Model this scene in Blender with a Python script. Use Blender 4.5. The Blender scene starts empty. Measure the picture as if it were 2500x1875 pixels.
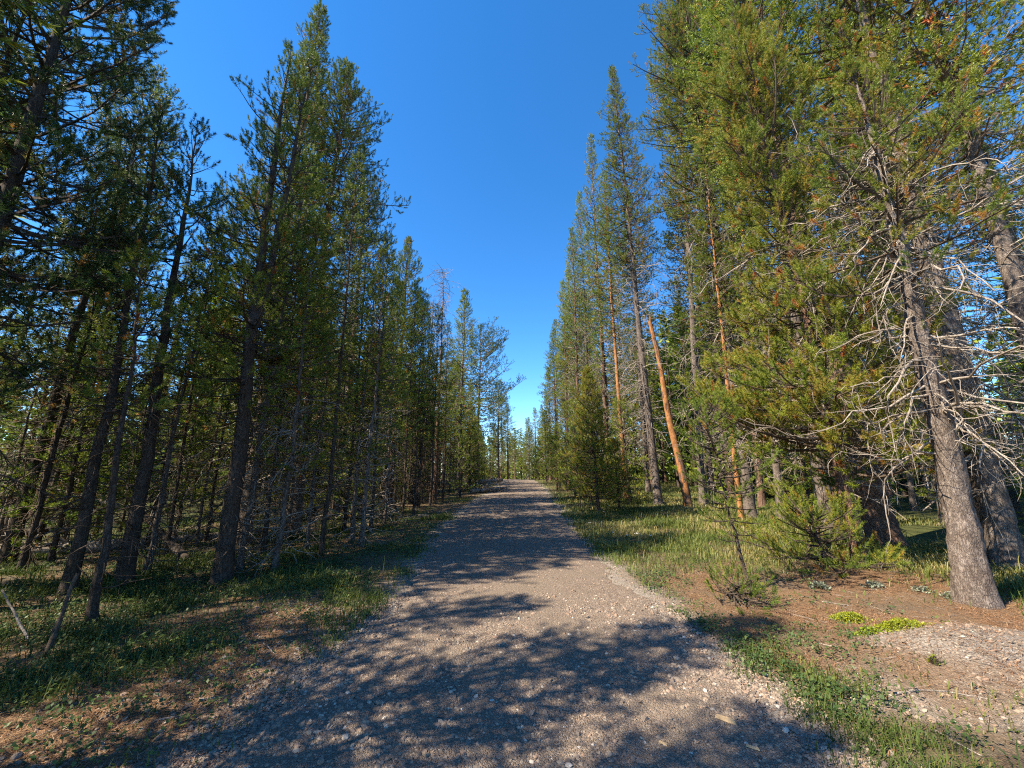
import bpy, math, random
import numpy as np
RAD = math.radians
scene = bpy.context.scene
col = scene.collection

# ------------------------------------------------------------------ camera
F_PX, PITCH, EYE = 939.0, RAD(13.0), 1.6          # focal length in photo pixels (2500 wide)
cam = bpy.data.cameras.new('camera')
cam.sensor_width = 36.0
cam.lens = 36.0 * F_PX / 2500.0
cam.clip_start, cam.clip_end = 0.05, 3000.0
cam_ob = bpy.data.objects.new('camera', cam)
cam_ob.location = (0, 0, EYE)
cam_ob.rotation_euler = (RAD(90) + PITCH, 0, 0)
col.objects.link(cam_ob)
scene.camera = cam_ob

# ------------------------------------------------------------------ world, sun, exposure
SUN_EL, SUN_AZ = RAD(46.0), RAD(-114.0)           # azimuth clockwise from +Y (the way the path runs)
world = bpy.data.worlds.new('World'); scene.world = world; world.use_nodes = True
wn, wl = world.node_tree.nodes, world.node_tree.links
for n in list(wn): wn.remove(n)
sky = wn.new('ShaderNodeTexSky'); sky.sky_type = 'NISHITA'; sky.sun_disc = False
sky.sun_elevation, sky.sun_rotation = SUN_EL, SUN_AZ
sky.altitude, sky.air_density, sky.dust_density, sky.ozone_density = 2200.0, 1.0, 0.12, 2.5
hsv = wn.new('ShaderNodeHueSaturation'); hsv.inputs['Saturation'].default_value = 1.3
bg = wn.new('ShaderNodeBackground'); bg.inputs['Strength'].default_value = 0.13
wo = wn.new('ShaderNodeOutputWorld')
wl.new(sky.outputs[0], hsv.inputs['Color']); wl.new(hsv.outputs[0], bg.inputs[0]); wl.new(bg.outputs[0], wo.inputs[0])
sun = bpy.data.lights.new('sun', 'SUN'); sun.energy = 5.0; sun.angle = RAD(0.53); sun.color = (1.0, 0.86, 0.66)
sun_ob = bpy.data.objects.new('sun', sun); col.objects.link(sun_ob)
sun_ob.rotation_euler = (RAD(90) - SUN_EL, 0, -SUN_AZ + RAD(180))
sun_ob.location = (-30, -8, 30)
vs = scene.view_settings
vs.view_transform = 'Standard'; vs.look = 'None'; vs.gamma = 1.0; vs.use_curve_mapping = False
vs.exposure = 1.52
cy = scene.cycles
cy.use_denoising = False
cy.filter_width = 1.15
cy.denoiser = 'OPENIMAGEDENOISE'
cy.denoising_prefilter = 'ACCURATE'
cy.max_bounces, cy.diffuse_bounces, cy.glossy_bounces, cy.transmission_bounces, cy.transparent_max_bounces = 6, 4, 2, 3, 4
cy.caustics_reflective = cy.caustics_refractive = False

# ------------------------------------------------------------------ helpers
def lattice(ix, iy, seed):
    h = (ix.astype(np.int64) * 374761393 + iy.astype(np.int64) * 668265263 + seed * 1442695041) & 0x7fffffff
    h = ((h ^ (h >> 13)) * 1274126177) & 0x7fffffff
    return ((h ^ (h >> 16)) & 0xffff) / 65535.0
def vnoise(x, y, s=1.0, seed=0):
    x = np.asarray(x, float) / s; y = np.asarray(y, float) / s
    ix, iy = np.floor(x), np.floor(y); fx, fy = x - ix, y - iy
    fx = fx * fx * (3 - 2 * fx); fy = fy * fy * (3 - 2 * fy)
    a, b = lattice(ix, iy, seed), lattice(ix + 1, iy, seed)
    c, d = lattice(ix, iy + 1, seed), lattice(ix + 1, iy + 1, seed)
    return (a * (1 - fx) + b * fx) * (1 - fy) + (c * (1 - fx) + d * fx) * fy
def fbm(x, y, s, seed=0, o=3):
    t = 0.; a = .5; n = 0.
    for k in range(o):
        t = t + a * vnoise(x, y, s / 2 ** k, seed + 17 * k); n += a; a *= .5
    return t / n
def smooth(a, b, x):
    t = np.clip((np.asarray(x, float) - a) / (b - a), 0, 1); return t * t * (3 - 2 * t)

def mk(name, V, quads=None, tris=None, mats=(), mi=None, attrs=None, parent=None, smooth_sh=True, kind=None):
    """one mesh object from arrays; mi = material index per face (quads first, then tris)"""
    me = mk_mesh(name, V, quads, tris, mats, mi, attrs, smooth_sh)
    return put(name, me, parent, kind)
def mk_mesh(name, V, quads=None, tris=None, mats=(), mi=None, attrs=None, smooth_sh=True):
    V = np.asarray(V, np.float32).reshape(-1, 3)
    q = np.zeros((0, 4), np.int32) if quads is None else np.asarray(quads, np.int32).reshape(-1, 4)
    t = np.zeros((0, 3), np.int32) if tris is None else np.asarray(tris, np.int32).reshape(-1, 3)
    me = bpy.data.meshes.new(name)
    nf = len(q) + len(t)
    me.vertices.add(len(V)); me.vertices.foreach_set('co', V.ravel())
    me.loops.add(4 * len(q) + 3 * len(t)); me.loops.foreach_set('vertex_index', np.concatenate([q.ravel(), t.ravel()]))
    me.polygons.add(nf)
    ls = np.concatenate([np.arange(len(q)) * 4, 4 * len(q) + np.arange(len(t)) * 3]).astype(np.int32)
    me.polygons.foreach_set('loop_start', ls)
    for m in mats: me.materials.append(m)
    if mi is not None: me.polygons.foreach_set('material_index', np.asarray(mi, np.int32))
    me.polygons.foreach_set('use_smooth', np.full(nf, bool(smooth_sh)))
    for k, a in (attrs or {}).items():
        at = me.attributes.new(k, 'FLOAT', 'POINT'); at.data.foreach_set('value', np.asarray(a, np.float32).ravel())
    me.update(calc_edges=True)
    return me
def put(name, me, parent=None, kind=None):
    o = bpy.data.objects.new(name, me); col.objects.link(o)
    if parent is not None: o.parent = parent
    if kind: o['kind'] = kind
    if me is not None and me.get('shoots'): shoot_mod(o, me['shoots']); o['kind'] = 'stuff'
    return o
def tag(o, label=None, cat=None, group=None, kind=None):
    for k, v in (('label', label), ('category', cat), ('group', group), ('kind', kind)):
        if v: o[k] = v
    return o
def empty(name, loc=(0, 0, 0), rz=0.):
    o = bpy.data.objects.new(name, None); col.objects.link(o); o.location = loc; o.rotation_euler = (0, 0, rz)
    o.empty_display_size = .2
    return o

def tubes(P, R, sides, cap=True):
    """P (N,K,3) polylines, R (N,K) radii -> verts, quads, tris (end fan collapses at the tip)"""
    P = np.asarray(P, float); R = np.asarray(R, float)
    N, K, _ = P.shape
    T = np.gradient(P, axis=1); T /= np.linalg.norm(T, axis=2, keepdims=True) + 1e-9
    ref = np.where(np.abs(T[:, :, 2:3]) > .9, np.array([1., 0, 0]), np.array([0, 0, 1.]))
    U = np.cross(ref, T); U /= np.linalg.norm(U, axis=2, keepdims=True) + 1e-9
    W = np.cross(T, U)
    a = np.arange(sides) * 2 * math.pi / sides
    ring = P[:, :, None, :] + R[:, :, None, None] * (np.cos(a)[None, None, :, None] * U[:, :, None, :] + np.sin(a)[None, None, :, None] * W[:, :, None, :])
    V = ring.reshape(-1, 3)
    i = (np.arange(N)[:, None, None] * K + np.arange(K - 1)[None, :, None]) * sides
    j = np.arange(sides)[None, None, :]; jn = (j + 1) % sides
    q = np.stack([i + j, i + jn, i + sides + jn, i + sides + j], -1).reshape(-1, 4)
    return V, q
def grow(P0, az, el, L, K, curl, wob, rng, azw=None):
    """N polylines of K points from P0, start azimuth/elevation, elevation change over the length = curl"""
    N = len(P0); s = np.linspace(0, 1, K - 1)
    e = el[:, None] + curl[:, None] * s[None, :] + rng.normal(0, 1, (N, K - 1)) * wob
    a = az[:, None] + np.cumsum(rng.normal(0, 1, (N, K - 1)) * wob, 1)
    if azw is not None: a = a + azw[:, None] * s[None, :]
    D = np.stack([np.cos(e) * np.cos(a), np.cos(e) * np.sin(a), np.sin(e)], -1) * (L / (K - 1))[:, None, None]
    P = np.concatenate([P0[:, None, :], P0[:, None, :] + np.cumsum(D, 1)], 1)
    return P
def along(P, s):
    """point and tangent on polylines P (N,K,3) at s (N,) in 0..1"""
    K = P.shape[1]; f = np.clip(s, 0, .9999) * (K - 1); i = f.astype(int); fr = (f - i)[:, None]
    n = np.arange(len(P)); a, b = P[n, i], P[n, i + 1]
    t = b - a; t = t / (np.linalg.norm(t, axis=1, keepdims=True) + 1e-9)
    return a + (b - a) * fr, t
def unit(v): return v / (np.linalg.norm(v, axis=-1, keepdims=True) + 1e-9)

# ------------------------------------------------------------------ terrain
def gmask_mound(x, y):
    return np.exp(-(((x - 4.25) / 1.0) ** 2 + ((y - 3.95) / .55) ** 2))
def height(x, y):
    x = np.asarray(x, float); y = np.asarray(y, float)
    z = .75 * smooth(12, 45, y) - 1.6 * smooth(48, 110, y)
    side = smooth(1.6, 4.0, np.abs(x - path_mid(y)))
    z = z + side * ((fbm(x, y, 3.2, 5) - .5) * .26 + (fbm(x, y, .7, 9) - .5) * .07)
    z = z + .20 * gmask_mound(x, y) - .10 * smooth(-2.5, -6, x) * smooth(30, 10, y)
    z = z + (fbm(x, y, .35, 3) - .5) * .02
    return z
YL = [-40, 0, 2, 2.64, 3.4, 4.4, 6.25, 8, 11.2, 15, 22, 36, 45, 60, 80, 400]
XL = [-2.2, -2.1, -2.05, -1.95, -1.62, -1.55, -1.6, -1.8, -2.05, -2.05, -1.9, -.7, -.6, -2.5, -9, -9]
YR = [-40, 0, 2, 2.64, 3.5, 4.8, 6.8, 9.8, 16, 28, 45, 60, 80, 400]
XR = [2.1, 2.0, 1.95, 1.86, 1.86, 1.72, 1.69, 1.71, 1.99, 2.44, 2.5, .9, -5, -5]
def path_l(y): return np.interp(y, YL, XL) + (vnoise(y, 0 * np.asarray(y), .9, 4) - .5) * .36 + (vnoise(y, 0 * np.asarray(y), .23, 5) - .5) * .16
def path_r(y): return np.interp(y, YR, XR) + (vnoise(y, 0 * np.asarray(y), .8, 6) - .5) * .34 + (vnoise(y, 0 * np.asarray(y), .2, 7) - .5) * .16
def path_mid(y): return .5 * (np.interp(y, YL, XL) + np.interp(y, YR, XR))
def hgt(x, y): return float(height(np.array([x]), np.array([y]))[0])

def ray(px, py):
    dx, dy = (px - 1250) / F_PX, (937.5 - py) / F_PX
    return np.array([dx, math.cos(PITCH) - dy * math.sin(PITCH), math.sin(PITCH) + dy * math.cos(PITCH)])
def gnd(px, py):
    """where the photo pixel (2500 x 1875) meets the ground"""
    d = ray(px, py); ts = np.geomspace(.8, 160, 1500); p = d[None, :] * ts[:, None]
    k = np.argmax(EYE + p[:, 2] <= height(p[:, 0], p[:, 1]))
    return float(p[k, 0]), float(p[k, 1])
def at_depth(px, py, y):
    """point on the pixel's ray at forward distance y"""
    d = ray(px, py); p = d * (y / d[1]); return float(p[0]), y, float(p[2] + EYE)

# ------------------------------------------------------------------ materials
def mat(name):
    m = bpy.data.materials.new(name); m.use_nodes = True
    nt = m.node_tree; b = nt.nodes['Principled BSDF']
    b.inputs['Roughness'].default_value = .85; b.inputs['Specular IOR Level'].default_value = .25
    return m, nt, b
def nd(nt, t, **kw):
    n = nt.nodes.new(t)
    for k, v in kw.items():
        if k in n.inputs: n.inputs[k].default_value = v
        else: setattr(n, k, v)
    return n
def ramp(nt, stops, fac=None):
    r = nt.nodes.new('ShaderNodeValToRGB'); e = r.color_ramp.elements
    while len(e) < len(stops): e.new(.5)
    for i, (p, c) in enumerate(stops): e[i].position = p; e[i].color = (*c, 1)
    if fac is not None: nt.links.new(fac, r.inputs[0])
    return r
def mixc(nt, fac, a, b, mode='MIX'):
    m = nt.nodes.new('ShaderNodeMix'); m.data_type = 'RGBA'; m.blend_type = mode
    for s, v in ((0, fac), (6, a), (7, b)):
        if hasattr(v, 'links'): nt.links.new(v, m.inputs[s])
        elif s == 0: m.inputs[0].default_value = v
        else: m.inputs[s].default_value = (*v, 1)
    return m.outputs[2]
def attr(nt, n):
    a = nt.nodes.new('ShaderNodeAttribute'); a.attribute_name = n; return a.outputs['Fac']
def leafy(name, stops, trans=.28, objvar=.25, rough=.5, inst=False):
    """foliage: colour from the per-leaf tint attribute, light through the leaf"""
    m, nt, b = mat(name)
    oi = nt.nodes.new('ShaderNodeObjectInfo')
    if inst:     # tint of the shoot, plus a little of each needle's own
        ia = nt.nodes.new('ShaderNodeAttribute'); ia.attribute_type = 'INSTANCER'; ia.attribute_name = 'tint'
        ad = nd(nt, 'ShaderNodeMath', operation='ADD'); nt.links.new(ia.outputs['Fac'], ad.inputs[0]); nt.links.new(attr(nt, 'nv'), ad.inputs[1]); r = ramp(nt, stops, ad.outputs[0])
    else: r = ramp(nt, stops, attr(nt, 'tint'))
    mr = nd(nt, 'ShaderNodeMapRange'); mr.inputs[3].default_value = 1 - objvar; mr.inputs[4].default_value = 1 + objvar
    nt.links.new(oi.outputs['Random'], mr.inputs[0])
    hs = nd(nt, 'ShaderNodeHueSaturation'); nt.links.new(r.outputs[0], hs.inputs['Color']); nt.links.new(mr.outputs[0], hs.inputs['Value'])
    mr2 = nd(nt, 'ShaderNodeMapRange'); mr2.inputs[3].default_value = .485; mr2.inputs[4].default_value = .515
    mul = nd(nt, 'ShaderNodeMath', operation='FRACT'); m7 = nd(nt, 'ShaderNodeMath', operation='MULTIPLY'); m7.inputs[1].default_value = 7.31
    nt.links.new(oi.outputs['Random'], m7.inputs[0]); nt.links.new(m7.outputs[0], mul.inputs[0]); nt.links.new(mul.outputs[0], mr2.inputs[0]); nt.links.new(mr2.outputs[0], hs.inputs['Hue'])
    nt.links.new(hs.outputs[0], b.inputs['Base Color']); b.inputs['Roughness'].default_value = rough
    b.inputs['Specular IOR Level'].default_value = .3
    tr = nd(nt, 'ShaderNodeBsdfTranslucent'); nt.links.new(hs.outputs[0], tr.inputs[0])
    mx = nd(nt, 'ShaderNodeMixShader'); mx.inputs[0].default_value = trans
    out = nt.nodes['Material Output']
    nt.links.new(b.outputs[0], mx.inputs[1]); nt.links.new(tr.outputs[0], mx.inputs[2]); nt.links.new(mx.outputs[0], out.inputs[0])
    return m
def barky(name, dark, mid, light, scale=1.0, bump=.6, stretch=.35):
    m, nt, b = mat(name)
    tc = nd(nt, 'ShaderNodeTexCoord'); mp = nd(nt, 'ShaderNodeMapping'); mp.inputs['Scale'].default_value = (scale, scale, scale * stretch)
    nt.links.new(tc.outputs['Object'], mp.inputs[0])
    dn = nd(nt, 'ShaderNodeTexNoise', Scale=22.0, Detail=3.0); nt.links.new(mp.outputs[0], dn.inputs['Vector'])
    dm = nd(nt, 'ShaderNodeVectorMath', operation='MULTIPLY_ADD'); dm.inputs[1].default_value = (.09, .09, .09); nt.links.new(dn.outputs['Color'], dm.inputs[0]); nt.links.new(mp.outputs[0], dm.inputs[2])
    vo = nd(nt, 'ShaderNodeTexVoronoi', feature='DISTANCE_TO_EDGE', Scale=44.0); nt.links.new(dm.outputs[0], vo.inputs['Vector'])
    no = nd(nt, 'ShaderNodeTexNoise', Scale=30.0, Detail=6.0, Roughness=.65); nt.links.new(mp.outputs[0], no.inputs['Vector'])
    n2 = nd(nt, 'ShaderNodeTexNoise', Scale=3.5, Detail=4.0); nt.links.new(tc.outputs['Object'], n2.inputs['Vector'])
    vs_ = nd(nt, 'ShaderNodeMapRange'); vs_.inputs[1].default_value = 0; vs_.inputs[2].default_value = .16; vs_.inputs[3].default_value = .3; nt.links.new(vo.outputs[0], vs_.inputs[0])
    r = ramp(nt, [(.25, dark), (.5, mid), (.72, light)], no.outputs[0])
    c = mixc(nt, vs_.outputs[0], dark, r.outputs[0])
    r2 = ramp(nt, [(.3, (.72, .66, .60)), (.7, (1.15, 1.12, 1.1))], n2.outputs[0])
    c = mixc(nt, 1.0, c, r2.outputs[0], 'MULTIPLY')
    nt.links.new(c, b.inputs['Base Color']); b.inputs['Roughness'].default_value = .92
    ad = nd(nt, 'ShaderNodeMath', operation='ADD'); nt.links.new(vs_.outputs[0], ad.inputs[0]); nt.links.new(no.outputs[0], ad.inputs[1])
    bp = nd(nt, 'ShaderNodeBump', Strength=bump, Distance=.02); nt.links.new(ad.outputs[0], bp.inputs['Height']); nt.links.new(bp.outputs[0], b.inputs['Normal'])
    return m
M = {}
N1 = [(0, (.055, .097, .018)), (.35, (.127, .182, .024)), (.62, (.215, .259, .031)), (.78, (.297, .297, .037)), (.90, (.330, .187, .042)), (1, (.374, .121, .029))]
M['needle'] = leafy('pine_needles', N1); M['needle_i'] = leafy('pine_shoot_needles', N1, objvar=.12, inst=True)
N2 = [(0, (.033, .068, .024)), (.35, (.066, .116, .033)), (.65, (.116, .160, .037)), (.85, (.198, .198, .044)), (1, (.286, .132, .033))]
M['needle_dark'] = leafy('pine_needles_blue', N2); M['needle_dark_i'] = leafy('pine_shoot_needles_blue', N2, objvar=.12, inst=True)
N3 = [(0, (.14, .045, .018)), (.5, (.27, .095, .026)), (1, (.36, .16, .035))]
M['needle_brown'] = leafy('dead_needles', N3, .25); M['needle_brown_i'] = leafy('dead_shoot_needles', N3, .25, .12, inst=True)
M['bark'] = barky('grey_bark', (.055, .043, .038), (.17, .145, .13), (.30, .27, .245))
M['bark_red'] = barky('reddish_bark', (.06, .036, .027), (.19, .12, .09), (.32, .22, .17), .8)
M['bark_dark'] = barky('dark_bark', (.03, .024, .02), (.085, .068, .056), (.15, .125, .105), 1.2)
M['twig'] = barky('twig_wood', (.05, .038, .03), (.11, .085, .065), (.18, .15, .12), 1.5, .3)
M['deadwood'] = barky('weathered_wood', (.15, .13, .115), (.32, .29, .255), (.50, .46, .41), 1.2, .4, .15)
M['peeled'] = barky('peeled_orange_wood', (.13, .055, .022), (.40, .19, .075), (.50, .30, .15), .9, .4, .2)

def gravel_mat():
    m, nt, b = mat('gravel')
    tc = nd(nt, 'ShaderNodeTexCoord')
    v1 = nd(nt, 'ShaderNodeTexVoronoi', Scale=75.0); v2 = nd(nt, 'ShaderNodeTexVoronoi', Scale=140.0); n = nd(nt, 'ShaderNodeTexNoise', Scale=1.3, Detail=5.0)
    nf = nd(nt, 'ShaderNodeTexNoise', Scale=220.0, Detail=3.0)
    for q in (v1, v2, n, nf): nt.links.new(tc.outputs['Object'], q.inputs['Vector'])
    s1 = nd(nt, 'ShaderNodeSeparateColor'); nt.links.new(v1.outputs['Color'], s1.inputs[0])
    stones = ramp(nt, [(0, (.104, .080, .064)), (.3, (.184, .144, .112)), (.55, (.248, .196, .152)), (.8, (.208, .144, .104)), (1, (.352, .304, .248))], s1.outputs[0])
    s2 = nd(nt, 'ShaderNodeSeparateColor'); nt.links.new(v2.outputs['Color'], s2.inputs[0])
    fines = ramp(nt, [(0, (.136, .104, .080)), (.5, (.208, .164, .124)), (1, (.272, .220, .172))], s2.outputs[1])
    mk_ = ramp(nt, [(.42, (0, 0, 0)), (.6, (1, 1, 1))], n.outputs[0])
    c = mixc(nt, mk_.outputs[0], stones.outputs[0], fines.outputs[0])
    ao = nd(nt, 'ShaderNodeMapRange'); ao.inputs[1].default_value = .25; ao.inputs[2].default_value = .75; ao.inputs[3].default_value = 1; ao.inputs[4].default_value = .55
    nt.links.new(v1.outputs['Distance'], ao.inputs[0])
    nt.links.new(c, b.inputs['Base Color']); b.inputs['Roughness'].default_value = .95
    hgt_ = nd(nt, 'ShaderNodeMath', operation='ADD'); nt.links.new(v1.outputs['Distance'], hgt_.inputs[0]); nt.links.new(v2.outputs['Distance'], hgt_.inputs[1])
    bp = nd(nt, 'ShaderNodeBump', Strength=.9, Distance=.012, invert=True); nt.links.new(hgt_.outputs[0], bp.inputs['Height']); nt.links.new(bp.outputs[0], b.inputs['Normal'])
    return m
M['gravel'] = gravel_mat()
def stone_mat():
    m, nt, b = mat('loose_stones')
    r = ramp(nt, [(0, (.077, .065, .058)), (.25, (.155, .127, .107)), (.5, (.249, .206, .163)), (.7, (.241, .159, .116)), (.86, (.327, .275, .219)), (1, (.473, .430, .370))], attr(nt, 'tint'))
    tc = nd(nt, 'ShaderNodeTexCoord'); n = nd(nt, 'ShaderNodeTexNoise', Scale=90.0, Detail=4.0); nt.links.new(tc.outputs['Object'], n.inputs['Vector'])
    r2 = ramp(nt, [(.3, (.75, .74, .73)), (.7, (1.15, 1.14, 1.12))], n.outputs[0])
    nt.links.new(mixc(nt, 1.0, r.outputs[0], r2.outputs[0], 'MULTIPLY'), b.inputs['Base Color']); b.inputs['Roughness'].default_value = .8
    bp = nd(nt, 'ShaderNodeBump', Strength=.3, Distance=.004); nt.links.new(n.outputs[0], bp.inputs['Height']); nt.links.new(bp.outputs[0], b.inputs['Normal'])
    return m
M['stone'] = stone_mat()
def ground_mat():
    m, nt, b = mat('forest_floor')
    tc = nd(nt, 'ShaderNodeTexCoord')
    n1 = nd(nt, 'ShaderNodeTexNoise', Scale=55.0, Detail=6.0, Roughness=.7); n2 = nd(nt, 'ShaderNodeTexNoise', Scale=1.7, Detail=5.0)
    v = nd(nt, 'ShaderNodeTexVoronoi', Scale=70.0)
    for q in (n1, n2, v): nt.links.new(tc.outputs['Object'], q.inputs['Vector'])
    litter = ramp(nt, [(.25, (.055, .034, .02)), (.5, (.165, .10, .055)), (.75, (.33, .215, .125))], n1.outputs[0])
    soil = ramp(nt, [(.25, (.055, .042, .029)), (.5, (.12, .093, .062)), (.75, (.20, .165, .115))], n1.outputs[0])
    moss = ramp(nt, [(.25, (.025, .03, .010)), (.5, (.06, .07, .020)), (.75, (.11, .12, .035))], n1.outputs[0])
    s = nd(nt, 'ShaderNodeSeparateColor'); nt.links.new(v.outputs['Color'], s.inputs[0])
    grit = ramp(nt, [(0, (.123, .102, .086)), (.5, (.221, .189, .156)), (1, (.312, .279, .238))], s.outputs[0])
    base = mixc(nt, ramp(nt, [(.4, (0, 0, 0)), (.6, (1, 1, 1))], n2.outputs[0]).outputs[0], soil.outputs[0], litter.outputs[0])
    c = mixc(nt, attr(nt, 'moss'), base, moss.outputs[0])
    c = mixc(nt, attr(nt, 'litter'), c, litter.outputs[0])
    c = mixc(nt, attr(nt, 'grit'), c, grit.outputs[0])
    nt.links.new(c, b.inputs['Base Color']); b.inputs['Roughness'].default_value = .97
    ad = nd(nt, 'ShaderNodeMath', operation='ADD'); nt.links.new(n1.outputs[0], ad.inputs[0]); nt.links.new(v.outputs['Distance'], ad.inputs[1])
    bp = nd(nt, 'ShaderNodeBump', Strength=.7, Distance=.02); nt.links.new(ad.outputs[0], bp.inputs['Height']); nt.links.new(bp.outputs[0], b.inputs['Normal'])
    return m
M['ground'] = ground_mat()
M['grass'] = leafy('grass_blades', [(0, (.035, .06, .014)), (.4, (.075, .11, .022)), (.7, (.14, .165, .035)), (.88, (.25, .22, .075)), (1, (.34, .27, .13))], .3, .0, .55)
M['herb'] = leafy('low_leaves', [(0, (.03, .065, .022)), (.5, (.07, .12, .035)), (.8, (.13, .17, .04)), (1, (.2, .19, .06))], .3, .0, .5)
M['mat'] = leafy('bright_mat_leaves', [(0, (.12, .17, .015)), (.5, (.23, .29, .02)), (1, (.36, .38, .03))], .3, .05, .5)
M['sage'] = leafy('silvery_leaves', [(0, (.10, .13, .09)), (.5, (.19, .22, .16)), (1, (.33, .35, .27))], .2, .05, .7)
M['litter'] = leafy('fallen_needles', [(0, (.07, .032, .016)), (.4, (.19, .105, .05)), (.8, (.36, .215, .11)), (1, (.50, .37, .22))], .1, .0, .6)
def plain(name, c, rough=.7):
    m, nt, b = mat(name); tc = nd(nt, 'ShaderNodeTexCoord'); n = nd(nt, 'ShaderNodeTexNoise', Scale=40.0, Detail=4.0); nt.links.new(tc.outputs['Object'], n.inputs['Vector'])
    r = ramp(nt, [(.3, tuple(.75 * k for k in c)), (.7, tuple(min(1, 1.15 * k) for k in c))], n.outputs[0]); nt.links.new(r.outputs[0], b.inputs['Base Color']); b.inputs['Roughness'].default_value = rough
    return m
M['petal'] = plain('white_petals', (.75, .74, .68))
M['chip'] = plain('split_wood', (.46, .33, .19))

# ------------------------------------------------------------------ ground sheet and path
def axis(dense0, dense1, step, lo, hi):
    a = list(np.arange(dense0, dense1, step)); s = step; x = a[-1]
    while x < hi: s = min(s * 1.13, 25); x += s; a.append(x)
    s = step; x = a[0]; b = []
    while x > lo: s = min(s * 1.13, 25); x -= s; b.append(x)
    return np.array(b[::-1] + a)
gx, gy = axis(-8, 9, .09, -400, 400), axis(1.2, 12, .09, -60, 700)
GX, GY = np.meshgrid(gx, gy)
inside = smooth(.10, .30, GX - path_l(GY)) * smooth(.10, .30, path_r(GY) - GX)
GZ = height(GX, GY) - .035 * inside
nx, ny = len(gx), len(gy)
ii = (np.arange(ny - 1)[:, None] * nx + np.arange(nx - 1)[None, :])
gq = np.stack([ii, ii + 1, ii + 1 + nx, ii + nx], -1).reshape(-1, 4)
def m_litter(x, y):
    r = smooth(1.9, 2.5, x) * smooth(7.8, 6.2, y + .5 * (fbm(x, y, 1.1, 21) - .5)) * smooth(2.6, 3.9, y + .15 * (x - 2) + .8 * (fbm(x, y, .8, 23) - .5)) * smooth(7.5, 5.8, x) * (.25 + .75 * smooth(.36, .56, fbm(x, y, .6, 24))) * (.7 + .3 * smooth(.4, .6, fbm(x, y, .17, 25)))
    l = smooth(-1.6, -2.0, x) * smooth(-4.2, -3.0, x) * smooth(5.6, 4.6, y) * smooth(.25, .6, fbm(x, y, 1.0, 22) + .1)
    return np.clip(r + .9 * l, 0, 1)
def m_grit(x, y):
    e = np.minimum(x - path_l(y), path_r(y) - x)
    g = smooth(-.55, .0, e + .35 * (fbm(x, y, .5, 31) - .5))
    md = smooth(.30, .65, gmask_mound(x, y) + .35 * (fbm(x, y, .5, 33) - .5))
    lo = smooth(1.9, 2.6, x) * smooth(4.0, 3.0, y) * .75 * smooth(.35, .6, fbm(x, y, .7, 35))
    return np.clip(np.maximum(np.maximum(g, md), lo), 0, 1)
def m_grass(x, y):
    """grass density 0..1"""
    e = np.minimum(x - path_l(y), path_r(y) - x)
    off = smooth(.18, -.2, e + .3 * (fbm(x, y, .45, 47) - .5))
    n = fbm(x, y, .9, 41); nn = fbm(x, y, .35, 43)
    left = (x < 0) * (.12 + .88 * smooth(.45, .66, n)) * (1 - .8 * m_litter(x, y))
    verge = np.exp(-((x - path_r(y) - .42) / .36) ** 2) * smooth(4.5, 3.9, y) * smooth(1.5, 2.2, y) * smooth(.36, .62, nn + .06)
    verge2 = np.exp(-((x - path_r(y) - .25) / .22) ** 2) * smooth(4.2, 6, y) * .55 * smooth(.42, .58, nn)
    back = (x > 0) * smooth(6.2, 8.2, y + .8 * (n - .5)) * (.35 + .65 * smooth(.35, .55, n))
    back = np.maximum(back, (x > 0) * smooth(5.6, 7.2, x) * smooth(2.5, 4.5, y) * .9)
    sparse = (x > 0) * .06 * smooth(.5, .6, nn)
    d = left + np.maximum(np.maximum(verge * 1.2, verge2), np.maximum(back, sparse)) * (x > 0)
    return np.clip(d, 0, 1) * off * (1 - .85 * smooth(.3, .7, gmask_mound(x, y)))
moss = np.clip(m_grass(GX, GY) * .9 + .7 * smooth(9, 13, np.abs(GX)), 0, 1)
mk('ground', np.stack([GX, GY, GZ], -1), gq, mats=[M['ground']], attrs=dict(moss=moss, litter=m_litter(GX, GY), grit=m_grit(GX, GY)), kind='structure')
py_ = axis(1.2, 12, .07, -35, 95); pu = np.linspace(0, 1, 49)
PY, PU = np.meshgrid(py_, pu, indexing='ij')
PX = path_l(PY) + (path_r(PY) - path_l(PY)) * PU
crown_ = 4 * PU * (1 - PU)
PZ = height(PX, PY) + .004 + .03 * crown_ - .02 * (1 - smooth(0, .06, PU)) - .02 * (1 - smooth(1, .94, PU)) + (fbm(PX, PY, .16, 51) - .5) * .012
k = (np.arange(len(py_) - 1)[:, None] * 49 + np.arange(48)[None, :])
path_ob = mk('path', np.stack([PX, PY, PZ], -1), np.stack([k, k + 1, k + 50, k + 49], -1).reshape(-1, 4), mats=[M['gravel']], kind='structure')
def surf(x, y):
    """top of ground or path"""
    x = np.asarray(x, float); y = np.asarray(y, float)
    u = np.clip((x - path_l(y)) / (path_r(y) - path_l(y)), 0, 1)
    return height(x, y) + .03 * 4 * u * (1 - u)

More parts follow.
